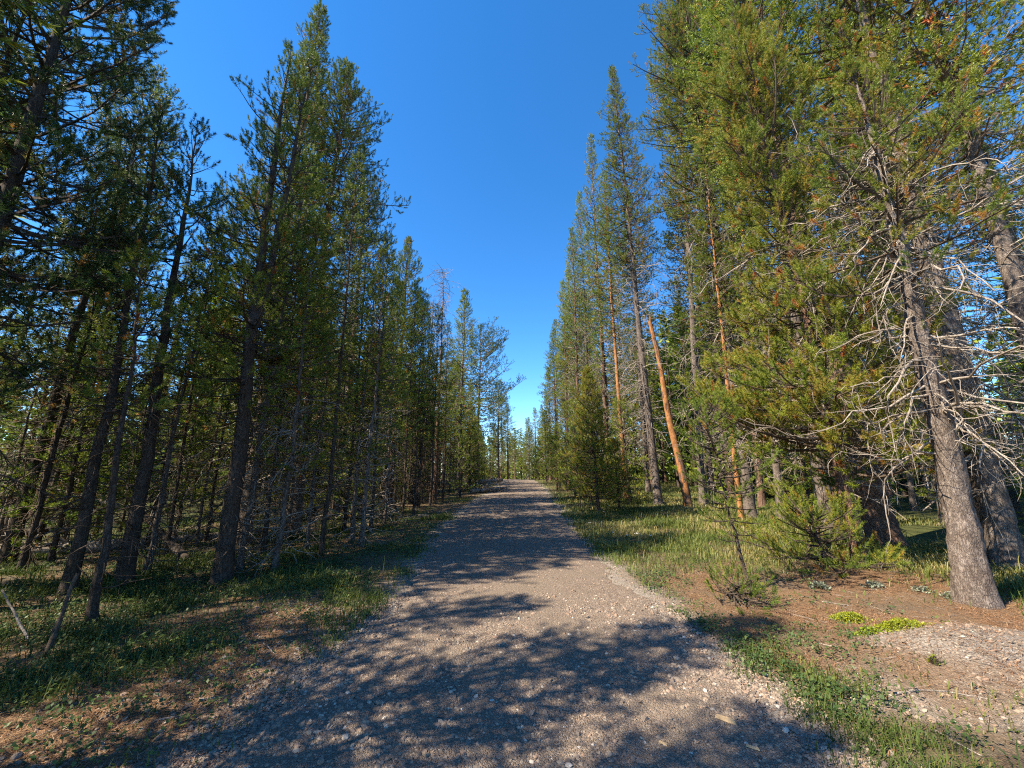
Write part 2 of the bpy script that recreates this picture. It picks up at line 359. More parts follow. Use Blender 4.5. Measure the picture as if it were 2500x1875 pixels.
# ------------------------------------------------------------------ pines
LOD = {  # needles per shoot, needle half width, needle length, wood sides, shoot spacing
    'near': (0, 0, 0, 4, .10),          # near and edge trees carry instanced shoots of fine needles
    'edge': (0, 0, 0, 3, .11),
    'mid': (20, .0075, .070, 3, .12),
    'far': (15, .0115, .085, 3, .16)}
def shoot_mesh(name, n, hw, nl, material, seed):
    rng = np.random.default_rng(seed)
    s = rng.random(n) ** .75; ph = rng.uniform(0, 6.28, n); th = np.radians(74 - 46 * s ** 1.5 + rng.normal(0, 9, n))
    bend = np.array([rng.normal(0, .12), rng.normal(0, .12)])
    B = np.stack([bend[0] * s * s, bend[1] * s * s, s], -1) * .15
    d = np.stack([np.sin(th) * np.cos(ph), np.sin(th) * np.sin(ph), np.cos(th)], -1); l = nl * rng.uniform(.7, 1.15, n) * (1 - .25 * s)
    w = unit(np.cross(d, rng.normal(0, 1, (n, 3)))) * hw
    V = np.stack([B - w, B + w, B + d * l[:, None] + rng.normal(0, .003, (n, 3))], 1).reshape(-1, 3)
    return mk_mesh(name, V, None, np.arange(3 * n).reshape(-1, 3), mats=[material], attrs=dict(nv=np.repeat(rng.normal(0, .07, n) + .05 * (s - .5), 3)), smooth_sh=False)
def shoot_group(material, n, hw, nl):
    ng = bpy.data.node_groups.new('shoots', 'GeometryNodeTree')
    ng.interface.new_socket('Geometry', in_out='INPUT', socket_type='NodeSocketGeometry'); ng.interface.new_socket('Geometry', in_out='OUTPUT', socket_type='NodeSocketGeometry')
    N, L = ng.nodes, ng.links
    gi, go = N.new('NodeGroupInput'), N.new('NodeGroupOutput')
    def at(nm, ty):
        a = N.new('GeometryNodeInputNamedAttribute'); a.data_type = ty; a.inputs['Name'].default_value = nm; return a.outputs['Attribute']
    jn = N.new('GeometryNodeJoinGeometry')
    for i in range(4):
        ob = bpy.data.objects.new('shoot', shoot_mesh('shoot', n, hw, nl, material, 900 + i))
        oi = N.new('GeometryNodeObjectInfo'); oi.inputs['Object'].default_value = ob; oi.inputs['As Instance'].default_value = False
        g2 = N.new('GeometryNodeGeometryToInstance'); L.new(oi.outputs['Geometry'], g2.inputs[0]); L.new(g2.outputs[0], jn.inputs[0])
    ip = N.new('GeometryNodeInstanceOnPoints'); ip.inputs['Pick Instance'].default_value = True
    er = N.new('FunctionNodeEulerToRotation')
    L.new(at('rot', 'FLOAT_VECTOR'), er.inputs[0]); L.new(er.outputs[0], ip.inputs['Rotation'])
    L.new(gi.outputs[0], ip.inputs['Points']); L.new(at('shoot', 'BOOLEAN'), ip.inputs['Selection']); L.new(jn.outputs[0], ip.inputs['Instance'])
    L.new(at('var', 'INT'), ip.inputs['Instance Index']); L.new(at('scl', 'FLOAT'), ip.inputs['Scale'])
    j2 = N.new('GeometryNodeJoinGeometry'); L.new(gi.outputs[0], j2.inputs[0]); L.new(ip.outputs[0], j2.inputs[0]); L.new(j2.outputs[0], go.inputs[0])
    return ng
GROUPS = {}
def shoot_mod(o, key):
    if key not in GROUPS:
        mt, lod = key.split('|'); GROUPS[key] = shoot_group(M[mt + '_i'], *((110, .0027, .060) if lod == 'near' else (70, .0042, .064)))
    md = o.modifiers.new('shoots', 'NODES'); md.node_group = GROUPS[key]
def needles(P, D, L, tint, lod, rng, squash=1.0):
    n, hw, nl, _, _ = LOD[lod]; N = len(P)
    D = unit(D)
    ref = np.where(np.abs(D[:, 2:3]) > .9, np.array([1., 0, 0]), np.array([0, 0, 1.]))
    U = unit(np.cross(ref, D)); W = np.cross(D, U)
    s = rng.random((N, n)) ** .8; ph = rng.random((N, n)) * 2 * math.pi
    th = np.radians(70 - 42 * s + rng.normal(0, 8, (N, n)))
    rad = np.cos(ph)[..., None] * U[:, None, :] + np.sin(ph)[..., None] * W[:, None, :]
    nd_ = np.cos(th)[..., None] * D[:, None, :] + np.sin(th)[..., None] * rad
    B = P[:, None, :] + D[:, None, :] * (s * L[:, None])[..., None]
    ln = nl * rng.uniform(.75, 1.15, (N, n))
    Wd = unit(np.cross(nd_, rng.normal(0, 1, (N, n, 3)))) * hw
    V = np.stack([B - Wd, B + Wd, B + nd_ * ln[..., None]], 2).reshape(-1, 3)
    t = np.clip(tint[:, None] + rng.normal(0, .06, (N, n)), 0, 1)
    return V, np.repeat(t.ravel(), 3)
def crown_profile(t, kind):
    if kind == 'cone': return (1 - t) ** .8 * np.minimum(1, .6 + 1.6 * t)
    if kind == 'column': return np.minimum(1, 3.2 * (1 - t)) ** .75 * np.minimum(1, .45 + 1.4 * t) * .9
    if kind == 'spire': return (1 - t) ** 1.0 * .95 + .05
    if kind == 'bush': return (1 - t) ** .5 * (.72 + .28 * np.sin(9 * t + 1.0))
    return (1 - t) ** .55 * np.minimum(1, .3 + 2 * t)
def pine(seed, H, r0, cb, R, lod='mid', prof='cone', whorl=.30, per=5, lean=(0, 0), bow=(0, 0), dead=(.6, .5, 40, .8), brown=.06,
         bark='bark', tint=.42, needle='needle', sides=9, bark_hi=False, up=0., bias=None, fork=None, gap=.0, curly=.5, tiplen=.15, stub=None, zmin=None):
    """returns the meshes of one pine: trunk, crown (branch wood + needles), dead twigs. dead = (from z, to z, branches, length)"""
    rng = np.random.default_rng(seed)
    n, hw, nl, ws, sp = LOD[lod]
    # trunk
    zs = np.concatenate([[-.25, 0, .06, .15, .3, .5], np.linspace(.8, H, 22)]) if not bark_hi else np.concatenate([np.arange(-.25, 4.6, .05), np.linspace(4.7, H, 26)])
    wob = np.cumsum(rng.normal(0, .012, (40, 2)), 0); wz = np.linspace(0, H, 40)
    def axis_at(z):
        z = np.asarray(z, float); u = np.clip(z / H, 0, 1)
        return np.stack([lean[0] * u * H + bow[0] * np.sin(math.pi * u) + np.interp(z, wz, wob[:, 0]), lean[1] * u * H + bow[1] * np.sin(math.pi * u) + np.interp(z, wz, wob[:, 1]), z], -1)
    def rad_at(z):
        u = np.clip(np.asarray(z, float) / H, 0, 1); return r0 * ((1 - u) ** .85 * .96 + .03) * (1 + .38 * np.exp(-np.maximum(z, 0) / .22))
    if stub: zs = zs[zs <= stub]
    S = 30 if bark_hi else sides
    TV, TQ = tubes(axis_at(zs)[None], rad_at(zs)[None], S)
    if bark_hi:
        c = np.repeat(axis_at(zs), S, 0); d = unit(TV - c); a = np.tile(np.arange(S), len(zs)) * 1.0
        rel = (rng.random(len(TV)) - .5) * .011 + .014 * (vnoise(a, np.repeat(zs, S), 1.6, seed) > .5) * (vnoise(a, np.repeat(zs, S) * 9, 1.3, seed + 3) > .35)
        TV = TV + d * (rel * np.repeat(np.minimum(1, rad_at(zs) / .08), S))[:, None]
    trunk = mk_mesh('trunk', TV, TQ, mats=[M[bark]])
    if fork:   # second stem leaving the first
        z0, off = fork; fz = np.linspace(z0, H * .93, 14); fu = (fz - z0) / (H - z0)
        fp = axis_at(fz) + np.stack([off[0] * fu ** .6, off[1] * fu ** .6, 0 * fu], -1)
        fv, fq = tubes(fp[None], (rad_at(fz) * .8)[None], S)
        trunk = mk_mesh('trunk', np.concatenate([TV, fv]), np.concatenate([TQ, fq + len(TV)]), mats=[M[bark]])
    WV, WQ, NV, NT = [], [], [], []
    nw = 0
    def add_wood(P, Rr, sd):
        nonlocal nw
        v, q = tubes(P, Rr, sd); WV.append(v); WQ.append(q + nw); nw += len(v)
    # live branches
    if R > 0:
        zb = []
        z = cb
        while z < H - .12:
            k = per + rng.integers(-1, 2); zb += list(z + rng.normal(0, whorl * .22, max(2, k))); z += whorl * rng.uniform(.75, 1.25) * (1 - .45 * (z - cb) / (H - cb))
        zb = np.clip(np.array(zb), cb * .9, H - .06); N = len(zb)
        t = np.clip((zb - cb) / (H - cb), 0, 1)
        az = np.cumsum(rng.uniform(1.0, 1.9, N)) + rng.normal(0, .3, N)
        L = R * crown_profile(t, prof) * rng.lognormal(-.06, .24, N) + .10
        if bias is not None: L *= 1 + bias[1] * np.cos(az - bias[0])
        if gap: keep = vnoise(az * 1.5, zb, .9, seed) > gap; zb, t, az, L = zb[keep], t[keep], az[keep], L[keep]; N = len(zb)
        el = np.radians(-14 + 62 * t ** 1.3 + up + rng.normal(0, 9, N)); curl = np.radians(rng.normal(34, 14, N) * (1 - .5 * t))
        P0 = axis_at(zb)
        if fork:
            alt = rng.random(N) < .5; fu = np.clip((zb - fork[0]) / (H - fork[0]), 0, 1) ** .6 * alt
            P0[:, 0] += fork[1][0] * fu; P0[:, 1] += fork[1][1] * fu
        KB = 7 if lod in ('near', 'edge') else 5
        BP = grow(P0, az, el, L, KB, curl, .07, rng)
        if zmin is not None: BP[:, :, 2] = np.maximum(BP[:, :, 2], zmin + .1 * rng.random((N, KB)))
        br = np.clip(.008 + .011 * L, .005, .05)[:, None] * np.linspace(1, .28, KB)[None, :]
        add_wood(BP, br, max(3, ws))
        # twigs along the branches
        nt_ = np.maximum(3, (L * .85 / dict(near=.10, edge=.10, mid=.12, far=.15)[lod]).astype(int)); bi = np.repeat(np.arange(N), nt_)
        s = .22 + .76 * rng.random(len(bi)) ** .8
        p, tg = along(BP[bi], s)
        sgn = np.where(rng.random(len(bi)) < .5, -1., 1.); ang = np.radians(rng.uniform(32, 68, len(bi))) * sgn
        a = np.arctan2(tg[:, 1], tg[:, 0]) + ang; e = np.arcsin(np.clip(tg[:, 2], -1, 1)) * .7 + np.radians(rng.normal(14, 16, len(bi)))
        tl = np.clip(L[bi] * .52 * (1.12 - s) * rng.uniform(.6, 1.3, len(bi)), .12, .9)
        KT = 4 if lod == 'near' else 3 if lod == 'edge' else 2
        TP = grow(p, a, e, tl, KT, np.radians(rng.normal(24, 12, len(bi))), .08, rng)
        if lod != 'far': add_wood(TP, np.clip(.003 + .006 * tl, .002, .012)[:, None] * np.linspace(1, .4, KT)[None, :] + (.0015 if lod == 'far' else 0), 3)
        # shoots: twig ends, along twigs, branch ends
        ns = 1 + (tl * (.8 if lod in ('mid', 'far') else .5) / sp).astype(int); ti = np.repeat(np.arange(len(tl)), ns)
        kk = np.concatenate([np.arange(m) for m in ns]); st = 1 - kk * sp / tl[ti] * rng.uniform(.8, 1.2, len(ti)); st = np.where(kk == 0, .98, np.clip(st, .25 if lod in ('mid', 'far') else .5, .95))
        sp_, sd = along(TP[ti], st)
        side = rng.normal(0, 1, sp_.shape); side[:, 2] = np.abs(side[:, 2]) * .8
        sd = unit(sd + np.where(kk[:, None] == 0, .18, .75) * unit(side) + np.array([0, 0, .22]))
        bp, bd = along(BP, np.full(N, .97))
        lp = axis_at(np.array([H - .05])); ld = np.array([[0, 0, 1.]])
        SP = np.concatenate([sp_, bp, lp]); SD = np.concatenate([sd, unit(bd + [0, 0, .3]), ld])
        if fork: SP = np.concatenate([SP, fp[-1:]]); SD = np.concatenate([SD, ld])
        ref = np.concatenate([bi[ti], np.arange(N)] + [[N - 1]] * (len(SP) - len(ti) - N)).astype(int)
        SL = tiplen * rng.uniform(.6, 1.25, len(SP))
        tn = tint + rng.normal(0, .12, len(SP)) + .10 * rng.normal(0, 1, N)[ref]
        inner = np.concatenate([1 - s[ti], np.zeros(len(SP) - len(ti))]) * (1.2 - t[ref])
        dd = rng.random(len(SP)) < brown * (.25 + 2.2 * inner)
        tn = np.where(dd, rng.uniform(.84, 1, len(SP)), np.clip(tn, 0, .80))
        fine = lod in ('near', 'edge')
        if not fine: v, tt = needles(SP, SD, SL, tn, lod, rng); NV.append(v); NT.append(tt)
        # bare axis of every shoot
    if WV:
        if fine:
            WVa, WQa = np.concatenate(WV), np.concatenate(WQ); SD = unit(SD); z0 = np.zeros(len(WVa)); ns_ = len(SP)
            crown = mk_mesh('crown', np.concatenate([WVa, SP]), WQa, mats=[M['twig'] if bark != 'bark_dark' else M['bark_dark']], attrs=dict(tint=np.concatenate([z0, tn]), scl=np.concatenate([z0, SL / .15])), smooth_sh=False)
            for nm, ty, fld, val in (('shoot', 'BOOLEAN', 'value', np.concatenate([z0, np.ones(ns_)]).astype(bool)), ('var', 'INT', 'value', np.concatenate([z0, rng.integers(0, 4, ns_)]).astype(np.int32)),
                                     ('rot', 'FLOAT_VECTOR', 'vector', np.concatenate([np.zeros((len(WVa), 3)), np.stack([np.zeros(ns_), np.arccos(np.clip(SD[:, 2], -1, 1)), np.arctan2(SD[:, 1], SD[:, 0])], -1)]).astype(np.float32).ravel())):
                at = crown.attributes.new(nm, ty, 'POINT'); at.data.foreach_set(fld, val)
            crown['shoots'] = needle + '|' + lod
    if WV and not fine:
        WVa, WQa, NVa = np.concatenate(WV), np.concatenate(WQ), np.concatenate(NV)
        tri = np.arange(len(NVa)).reshape(-1, 3) + len(WVa)
        crown = mk_mesh('crown', np.concatenate([WVa, NVa]), WQa, tri, mats=[M['twig'] if bark != 'bark_dark' else M['bark_dark'], M[needle]], mi=np.concatenate([np.zeros(len(WQa)), np.ones(len(tri))]),
                        attrs=dict(tint=np.concatenate([np.zeros(len(WVa)), np.concatenate(NT)])), smooth_sh=False)
    if not WV: crown = None
    # dead twigs below and inside the crown
    d0, d1, dn, dl = dead; dmesh = None
    if dn:
        near = lod == 'near'
        zb = rng.uniform(d0, d1, dn); az = rng.uniform(0, 2 * math.pi, dn); L = dl * rng.lognormal(-.15, .4, dn)
        if R > 0: L = np.minimum(L, R * 1.05)
        DP = grow(axis_at(zb), az, np.radians(rng.normal(-8, 18, dn)), L, 8 if near else 5, np.radians(rng.normal(-22, 40, dn)), .10 + .10 * curly, rng)
        V1, Q1 = tubes(DP, np.clip(.006 + .009 * L, .004, .026)[:, None] * np.linspace(1, .3, 8 if near else 5)[None, :], 4 if near else 3)
        m = np.maximum(2, (L * (7 if near else 4)).astype(int)); bi = np.repeat(np.arange(dn), m); s = rng.uniform(.15, 1, len(bi))
        p, tg = along(DP[bi], s); a = np.arctan2(tg[:, 1], tg[:, 0]) + np.radians(rng.uniform(25, 80, len(bi))) * rng.choice([-1, 1], len(bi))
        tl = np.clip(L[bi] * rng.uniform(.15, .5, len(bi)), .06, .6)
        TP = grow(p, a, np.arcsin(tg[:, 2]) + rng.normal(0, .45, len(bi)), tl, 6 if near else 4, rng.normal(-.2, 1.2 * curly, len(bi)), .16, rng, rng.normal(0, .9 * curly, len(bi)))
        V2, Q2 = tubes(TP, np.clip(.0025 + .006 * tl, .002, .008)[:, None] * np.linspace(1, .45, 6 if near else 4)[None, :] + (0 if near else .0012), 3)
        dmesh = mk_mesh('dead_twigs', np.concatenate([V1, V2]), np.concatenate([Q1, Q2 + len(V1)]), mats=[M['deadwood'] if bark != 'bark_dark' else M['twig']])
    return trunk, crown, dmesh
def plant_tree(name, meshes, x, y, label, cat='tree', group=None, rz=0., sc=1., sz=None):
    o = empty(name, (x, y, hgt(x, y) - .02), rz); o.scale = (sc, sc, sz or sc)
    tag(o, label, cat, group)
    for nm, me in zip(('trunk', 'crown', 'dead_twigs'), meshes):
        if me is not None:
            c = put(nm, me, o)
            if nm == 'dead_twigs': c['kind'] = 'stuff'
    return o
def lean_to(x, y, H, px, py):
    """sideways lean so that a trunk top at height H appears under the photo's top"""
    z = H - EYE; depth = y * math.cos(PITCH) + z * math.sin(PITCH)
    return ((px - 1250) / F_PX * depth - x) / H
def top_h(y, py):
    d = ray(1250, py); return EYE + y * d[2] / d[1]
def by_top(px, py, y):
    """position and height of a tree whose top shows at the pixel, standing y metres ahead"""
    x, _, z = at_depth(px, py, y); return x, z - hgt(x, y)
TAKEN = []
def hero(label, base, topx=None, H=None, topy=None, xy=None, **kw):
    x, y = xy if xy else gnd(*base)
    if H is None: H = top_h(y, topy) - hgt(x, y)
    ln = kw.pop('lean', None)
    if ln is None: ln = (lean_to(x, y, H, topx, topy), 0) if topx and topy else (0, 0)
    TAKEN.append((x, y, .5))
    return plant_tree(kw.pop('name', 'pine_tree'), pine(H=H, lean=ln, **kw), x, y, label)

LATER = []
def hero_stock(label, base, topx=None, topy=None, H=None, k=0, bark='bark', r0=.16, xy=None, wide=1., **kw):
    LATER.append((label, base, topx, topy, H, k, bark, r0, xy, wide))
    x, y = xy if xy else gnd(*base); TAKEN.append((x, y, .5))
# --- the trees one can name, shaded side of the path
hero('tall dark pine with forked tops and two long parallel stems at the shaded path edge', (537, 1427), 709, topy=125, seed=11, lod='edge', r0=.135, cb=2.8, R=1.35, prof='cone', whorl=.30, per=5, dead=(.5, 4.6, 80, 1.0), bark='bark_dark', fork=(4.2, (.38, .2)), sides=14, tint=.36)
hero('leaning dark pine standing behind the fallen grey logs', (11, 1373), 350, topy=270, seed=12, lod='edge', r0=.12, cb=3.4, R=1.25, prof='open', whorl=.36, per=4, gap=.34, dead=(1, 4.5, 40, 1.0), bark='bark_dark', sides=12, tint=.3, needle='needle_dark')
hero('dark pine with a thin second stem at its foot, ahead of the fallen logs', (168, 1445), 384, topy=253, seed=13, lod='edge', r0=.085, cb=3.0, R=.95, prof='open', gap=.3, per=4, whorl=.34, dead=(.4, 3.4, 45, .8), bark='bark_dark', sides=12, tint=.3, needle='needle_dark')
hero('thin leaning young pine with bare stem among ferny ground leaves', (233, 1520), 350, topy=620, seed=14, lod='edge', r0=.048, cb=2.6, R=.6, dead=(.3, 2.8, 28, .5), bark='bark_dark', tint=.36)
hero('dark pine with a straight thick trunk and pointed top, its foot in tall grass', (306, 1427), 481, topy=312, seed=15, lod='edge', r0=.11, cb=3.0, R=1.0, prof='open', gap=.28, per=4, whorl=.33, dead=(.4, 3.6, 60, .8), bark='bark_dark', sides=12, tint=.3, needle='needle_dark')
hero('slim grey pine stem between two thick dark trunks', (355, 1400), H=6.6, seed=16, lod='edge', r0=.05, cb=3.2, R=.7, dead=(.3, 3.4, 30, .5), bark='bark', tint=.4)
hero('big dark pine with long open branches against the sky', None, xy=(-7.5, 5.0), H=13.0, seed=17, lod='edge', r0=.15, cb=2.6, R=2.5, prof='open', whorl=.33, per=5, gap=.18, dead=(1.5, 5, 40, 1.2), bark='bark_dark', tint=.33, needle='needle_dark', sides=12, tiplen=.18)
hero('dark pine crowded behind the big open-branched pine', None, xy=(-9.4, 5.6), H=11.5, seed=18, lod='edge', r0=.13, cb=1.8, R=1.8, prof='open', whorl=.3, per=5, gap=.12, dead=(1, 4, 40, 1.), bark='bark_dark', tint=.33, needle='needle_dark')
x, H = by_top(785, 19, 9.8)
hero('tallest pine of the shaded side, narrow dense spire above its neighbours', None, xy=(x, 9.8), H=H, seed=19, lod='edge', r0=.17, cb=5.0, R=1.9, prof='spire', whorl=.27, per=6, dead=(1, 6.5, 90, 1.2), bark='bark', tint=.40)
x, H = by_top(852, 173, 11.5)
hero('dense pine with rounded shoulder beside the tallest spire', None, xy=(x, 11.5), H=H, seed=20, lod='edge', r0=.16, cb=6.0, R=1.6, prof='column', whorl=.28, per=6, dead=(2, 9, 110, 1.3), bark='bark', tint=.36)
x, H = by_top(900, 430, 14.5)
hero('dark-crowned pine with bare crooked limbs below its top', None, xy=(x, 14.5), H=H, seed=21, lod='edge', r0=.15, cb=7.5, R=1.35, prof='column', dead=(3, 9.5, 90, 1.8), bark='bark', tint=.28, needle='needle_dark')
x, H = by_top(995, 582, 18.5)
hero('broad sunlit yellow-green pine with a pale lit trunk', None, xy=(x, 18.5), H=H, seed=22, lod='edge', r0=.17, cb=4.5, R=2.3, prof='cone', whorl=.28, per=6, dead=(2, 8, 90, 1.4), bark='bark_red', tint=.52)
x, H = by_top(1085, 655, 22)
hero('dead standing pine with brown bare spire above the path edge', None, xy=(x, 22), H=H, name='dead_pine', seed=23, lod='far', r0=.13, cb=20, R=0, dead=(5, H - .1, 260, .9), bark='bark_red', curly=.3)
hero('leaning dead pine stem beside the brown bare spire', None, xy=(x - .8, 22.3), H=H * .88, name='dead_pine', seed=24, lod='far', r0=.10, cb=20, R=0, dead=(5, H * .85, 150, .8), bark='bark_red', lean=(.02, 0), curly=.3)
x, H = by_top(1133, 706, 26)
hero('sunlit pine with tapering top next to the brown bare spire', None, xy=(x, 26), H=H, seed=25, lod='far', r0=.15, cb=3.2, R=2.0, prof='cone', whorl=.3, per=6, dead=(2, 6, 40, 1.), tint=.48)
x, H = by_top(1172, 800, 34)
hero('open blue-green pine with long arms reaching over the path', None, xy=(x, 34), H=H, seed=26, lod='far', r0=.17, cb=4.0, R=3.0, prof='column', whorl=.42, per=5, gap=.25, dead=(2, 7, 60, 1.6), tint=.2, needle='needle_dark', bias=(0, .35))
x, H = by_top(1218, 927, 46)
hero('far slim pine with see-through top where the path crests', None, xy=(x, 46), H=H, seed=27, lod='far', r0=.15, cb=3.0, R=1.7, prof='column', dead=(2, 7, 30, 1.), tint=.45)
x, H = by_top(925, 815, 15.5)
hero('young pine with a dead orange-brown top in the green thicket', None, xy=(x, 15.5), H=H, name='dying_pine', seed=28, lod='edge', r0=.07, cb=H - 1.6, R=.75, prof='column', per=4, whorl=.25, dead=(2, H - 1, 40, .6), needle='needle_brown', tint=.5, brown=0)

# --- sunlit side
hero('grey leaning pine trunk with a bare arm of dead twigs beside the gravelly mound', (2385, 1470), 2072, topy=190, seed=31, r0=.165, cb=4.3, R=1.7, prof='cone', whorl=.30, per=5, lod='near', dead=(1.7, 6.6, 110, 1.25), bark='bark', bark_hi=True, brown=.12, tint=.58, curly=1., gap=.25)
hero('bushy bright green pine with boughs down to the ground', None, xy=(6.15, 7.3), H=12.5, seed=32, r0=.12, cb=1.75, R=2.15, prof='bush', whorl=.28, per=6, lod='near', dead=(1.2, 7.5, 80, 1.4), bark='bark_red', brown=.07, tint=.66, curly=.9, bias=(math.pi, .12), lean=(-.045, 0), tiplen=.20, up=4, zmin=.12)
hero_stock('massive reddish-barked old pine behind the low green boughs', (2165, 1335), 1800, -60, k=1, bark='bark_red', r0=.30, wide=1.25)
hero('thick dark-sided pine trunk streaked with branch shadow behind the leaning grey trunk', (2462, 1392), H=17.5, seed=34, lod='edge', r0=.20, cb=6.2, R=2.2, prof='column', whorl=.36, per=4, dead=(1.6, 9, 150, 1.5), bark='bark', bark_hi=True, brown=.18, tint=.5, curly=1., gap=.3)
hero('slender red-brown pine trunk close against the thick dark-sided one', (2412, 1372), H=12, seed=35, lod='edge', r0=.085, cb=6, R=1.0, dead=(1.5, 7.5, 60, .9), bark='bark_red', brown=.3, tint=.45, curly=1.)
hero_stock('tall grey pine trunk with long horizontal dead limbs beyond the thick dark-sided one', None, H=16, k=3, bark='bark', r0=.17, xy=(8.9, 6.3), wide=1.0)
hero('low spreading young pine with bright tips hugging the needle litter', (2025, 1385), H=.95, seed=51, r0=.03, cb=.10, R=1.3, prof='bush', whorl=.13, per=7, lod='near', dead=(.1, .5, 8, .5), bark='bark_dark', tint=.54, brown=.05, tiplen=.14, zmin=.06)
hero('tuft of low dark pine boughs at the foot of the small sapling', (1795, 1470), H=.36, seed=52, r0=.012, cb=.04, R=.42, prof='bush', whorl=.06, per=6, lod='near', dead=(.1, .2, 2, .1), bark='bark_dark', tint=.3, brown=.02, tiplen=.10, zmin=.03)
hero('small pine sapling with thin dark stem on the orange needle litter', (1835, 1444), 1735, topy=985, seed=37, r0=.027, cb=.75, R=.55, prof='column', whorl=.19, per=5, lod='near', dead=(.3, .9, 6, .25), bark='bark_dark', tint=.42, brown=.03, tiplen=.12, sides=8)
hero('tall pale-trunked pine with scaly grey bark, nearest neighbour of the orange snag', (1607, 1232), 1492, topy=167, seed=38, lod='edge', r0=.21, cb=12.5, R=2.1, prof='cone', whorl=.30, per=6, dead=(3, 15, 150, 1.8), bark='bark', tint=.47, brown=.12)
hero_stock('tall pine trunk with one sunlit and one dark side, next to the orange snag', (1718, 1232), 1650, 40, k=1, bark='bark', r0=.19, wide=1.1)
hero('tall twin-trunked pine with dense upper crown behind the sapling', (1836, 1268), 1660, topy=-90, seed=40, lod='edge', r0=.19, cb=8, R=2.3, prof='column', whorl=.32, per=6, dead=(2, 15, 170, 1.9), bark='bark', tint=.52, brown=.10, fork=(.05, (.4, .3)))
hero('slim yellow-barked pine touching the twin-trunked one', (1812, 1272), 1720, topy=330, seed=41, lod='edge', r0=.09, cb=5, R=1.2, dead=(1.5, 7, 80, .9), bark='peeled', tint=.5)
hero_stock('dark straight pine stem rising from the low green boughs', (1908, 1275), 1790, 100, k=2, bark='bark', r0=.115, wide=1.0)
hero_stock('pine trunk with pink-grey bark behind the twin-trunked pine', (1862, 1242), 1740, -20, k=3, bark='bark_red', r0=.16, wide=1.0)
hero_stock('short orange-barked pine trunk in grass behind the bushy young pine', (1531, 1217), 1470, 420, k=3, bark='peeled', r0=.13, wide=0.85)
hero_stock('thin pale trunk standing in the sunny grass beyond the leaning grey pine', (2231, 1247), 2080, 100, k=0, bark='bark', r0=.10, wide=0.9)
hero_stock('straight grey trunk standing in the sunny grass beyond the leaning grey pine', (2255, 1204), 2120, 0, k=1, bark='bark', r0=.19, wide=1.0)
hero('full bright green young pine leafy to the ground at the sunny path edge', (1464, 1249), 1432, topy=905, seed=47, lod='edge', r0=.075, cb=.6, R=1.3, prof='cone', whorl=.20, per=8, dead=(.3, 1.2, 10, .4), bark='bark_dark', tint=.72, brown=.03)
hero('smaller green young pine just behind the full bright one', (1512, 1245), 1500, topy=1075, seed=48, lod='edge', r0=.05, cb=.4, R=.8, prof='cone', whorl=.20, per=7, dead=(.3, 1, 6, .3), bark='bark_dark', tint=.68, brown=.03)
hero('slim young pine at the grassy path edge ahead of the full bright one', (1360, 1197), 1357, topy=1070, seed=49, lod='far', r0=.05, cb=1.2, R=.95, prof='column', whorl=.28, per=6, dead=(.3, 1.2, 8, .3), bark='bark_red', tint=.45)
hero('thin see-through young pine in dark grass at the sunny path edge', (1415, 1243), 1405, topy=1050, seed=50, lod='edge', r0=.03, cb=.4, R=.55, prof='column', whorl=.30, per=4, gap=.3, dead=(.3, 1, 6, .3), bark='bark_dark', tint=.25, needle='needle_dark')

# broken orange snag
sx, sy = gnd(1680, 1237); sH = top_h(sy, 785) - hgt(sx, sy)
TAKEN.append((sx, sy, .6))
sn = empty('snag', (sx, sy, hgt(sx, sy) - .02)); tag(sn, 'broken dead snag with peeled orange bark and jagged top', 'snag')
rng = np.random.default_rng(71); zz = np.concatenate([np.arange(-.2, sH, .12), [sH]]); la = lean_to(sx, sy, sH, 1588, 785)
cen = np.stack([la * zz + .05 * np.sin(zz * 1.1), 0 * zz, zz], -1); rr = .185 * (1 - .52 * zz / sH) * (1 + .3 * np.exp(-np.maximum(zz, 0) / .25))
sv, sq = tubes(cen[None], rr[None], 16); sv += rng.normal(0, .005, sv.shape)
sv[-16:, 2] += rng.uniform(-.25, .38, 16); 
mk('trunk', sv, sq, mats=[M['peeled']], parent=sn)
flv, flq = [], []
for i in range(26):   # strips of bark that still cling to it
    z0 = rng.uniform(.1, sH - .6); a = rng.uniform(0, 6.28); h = rng.uniform(.2, .7); w = rng.uniform(.25, .6)
    zz2 = np.linspace(z0, z0 + h, 4); aa = a + np.linspace(-w, w, 4)
    A, Z = np.meshgrid(aa, zz2); rad = np.interp(Z, zz, rr) + .008; cxx = np.interp(Z, zz, cen[:, 0])
    p = np.stack([cxx + np.cos(A) * rad, np.sin(A) * rad, Z + rng.normal(0, .02, Z.shape)], -1).reshape(-1, 3)
    k = np.array([[r * 4 + c, r * 4 + c + 1, r * 4 + c + 5, r * 4 + c + 4] for r in range(3) for c in range(3)]) + 16 * i
    flv.append(p); flq.append(k)
mk('bark_flakes', np.concatenate(flv), np.concatenate(flq), mats=[M['bark_red']], parent=sn, kind='stuff')

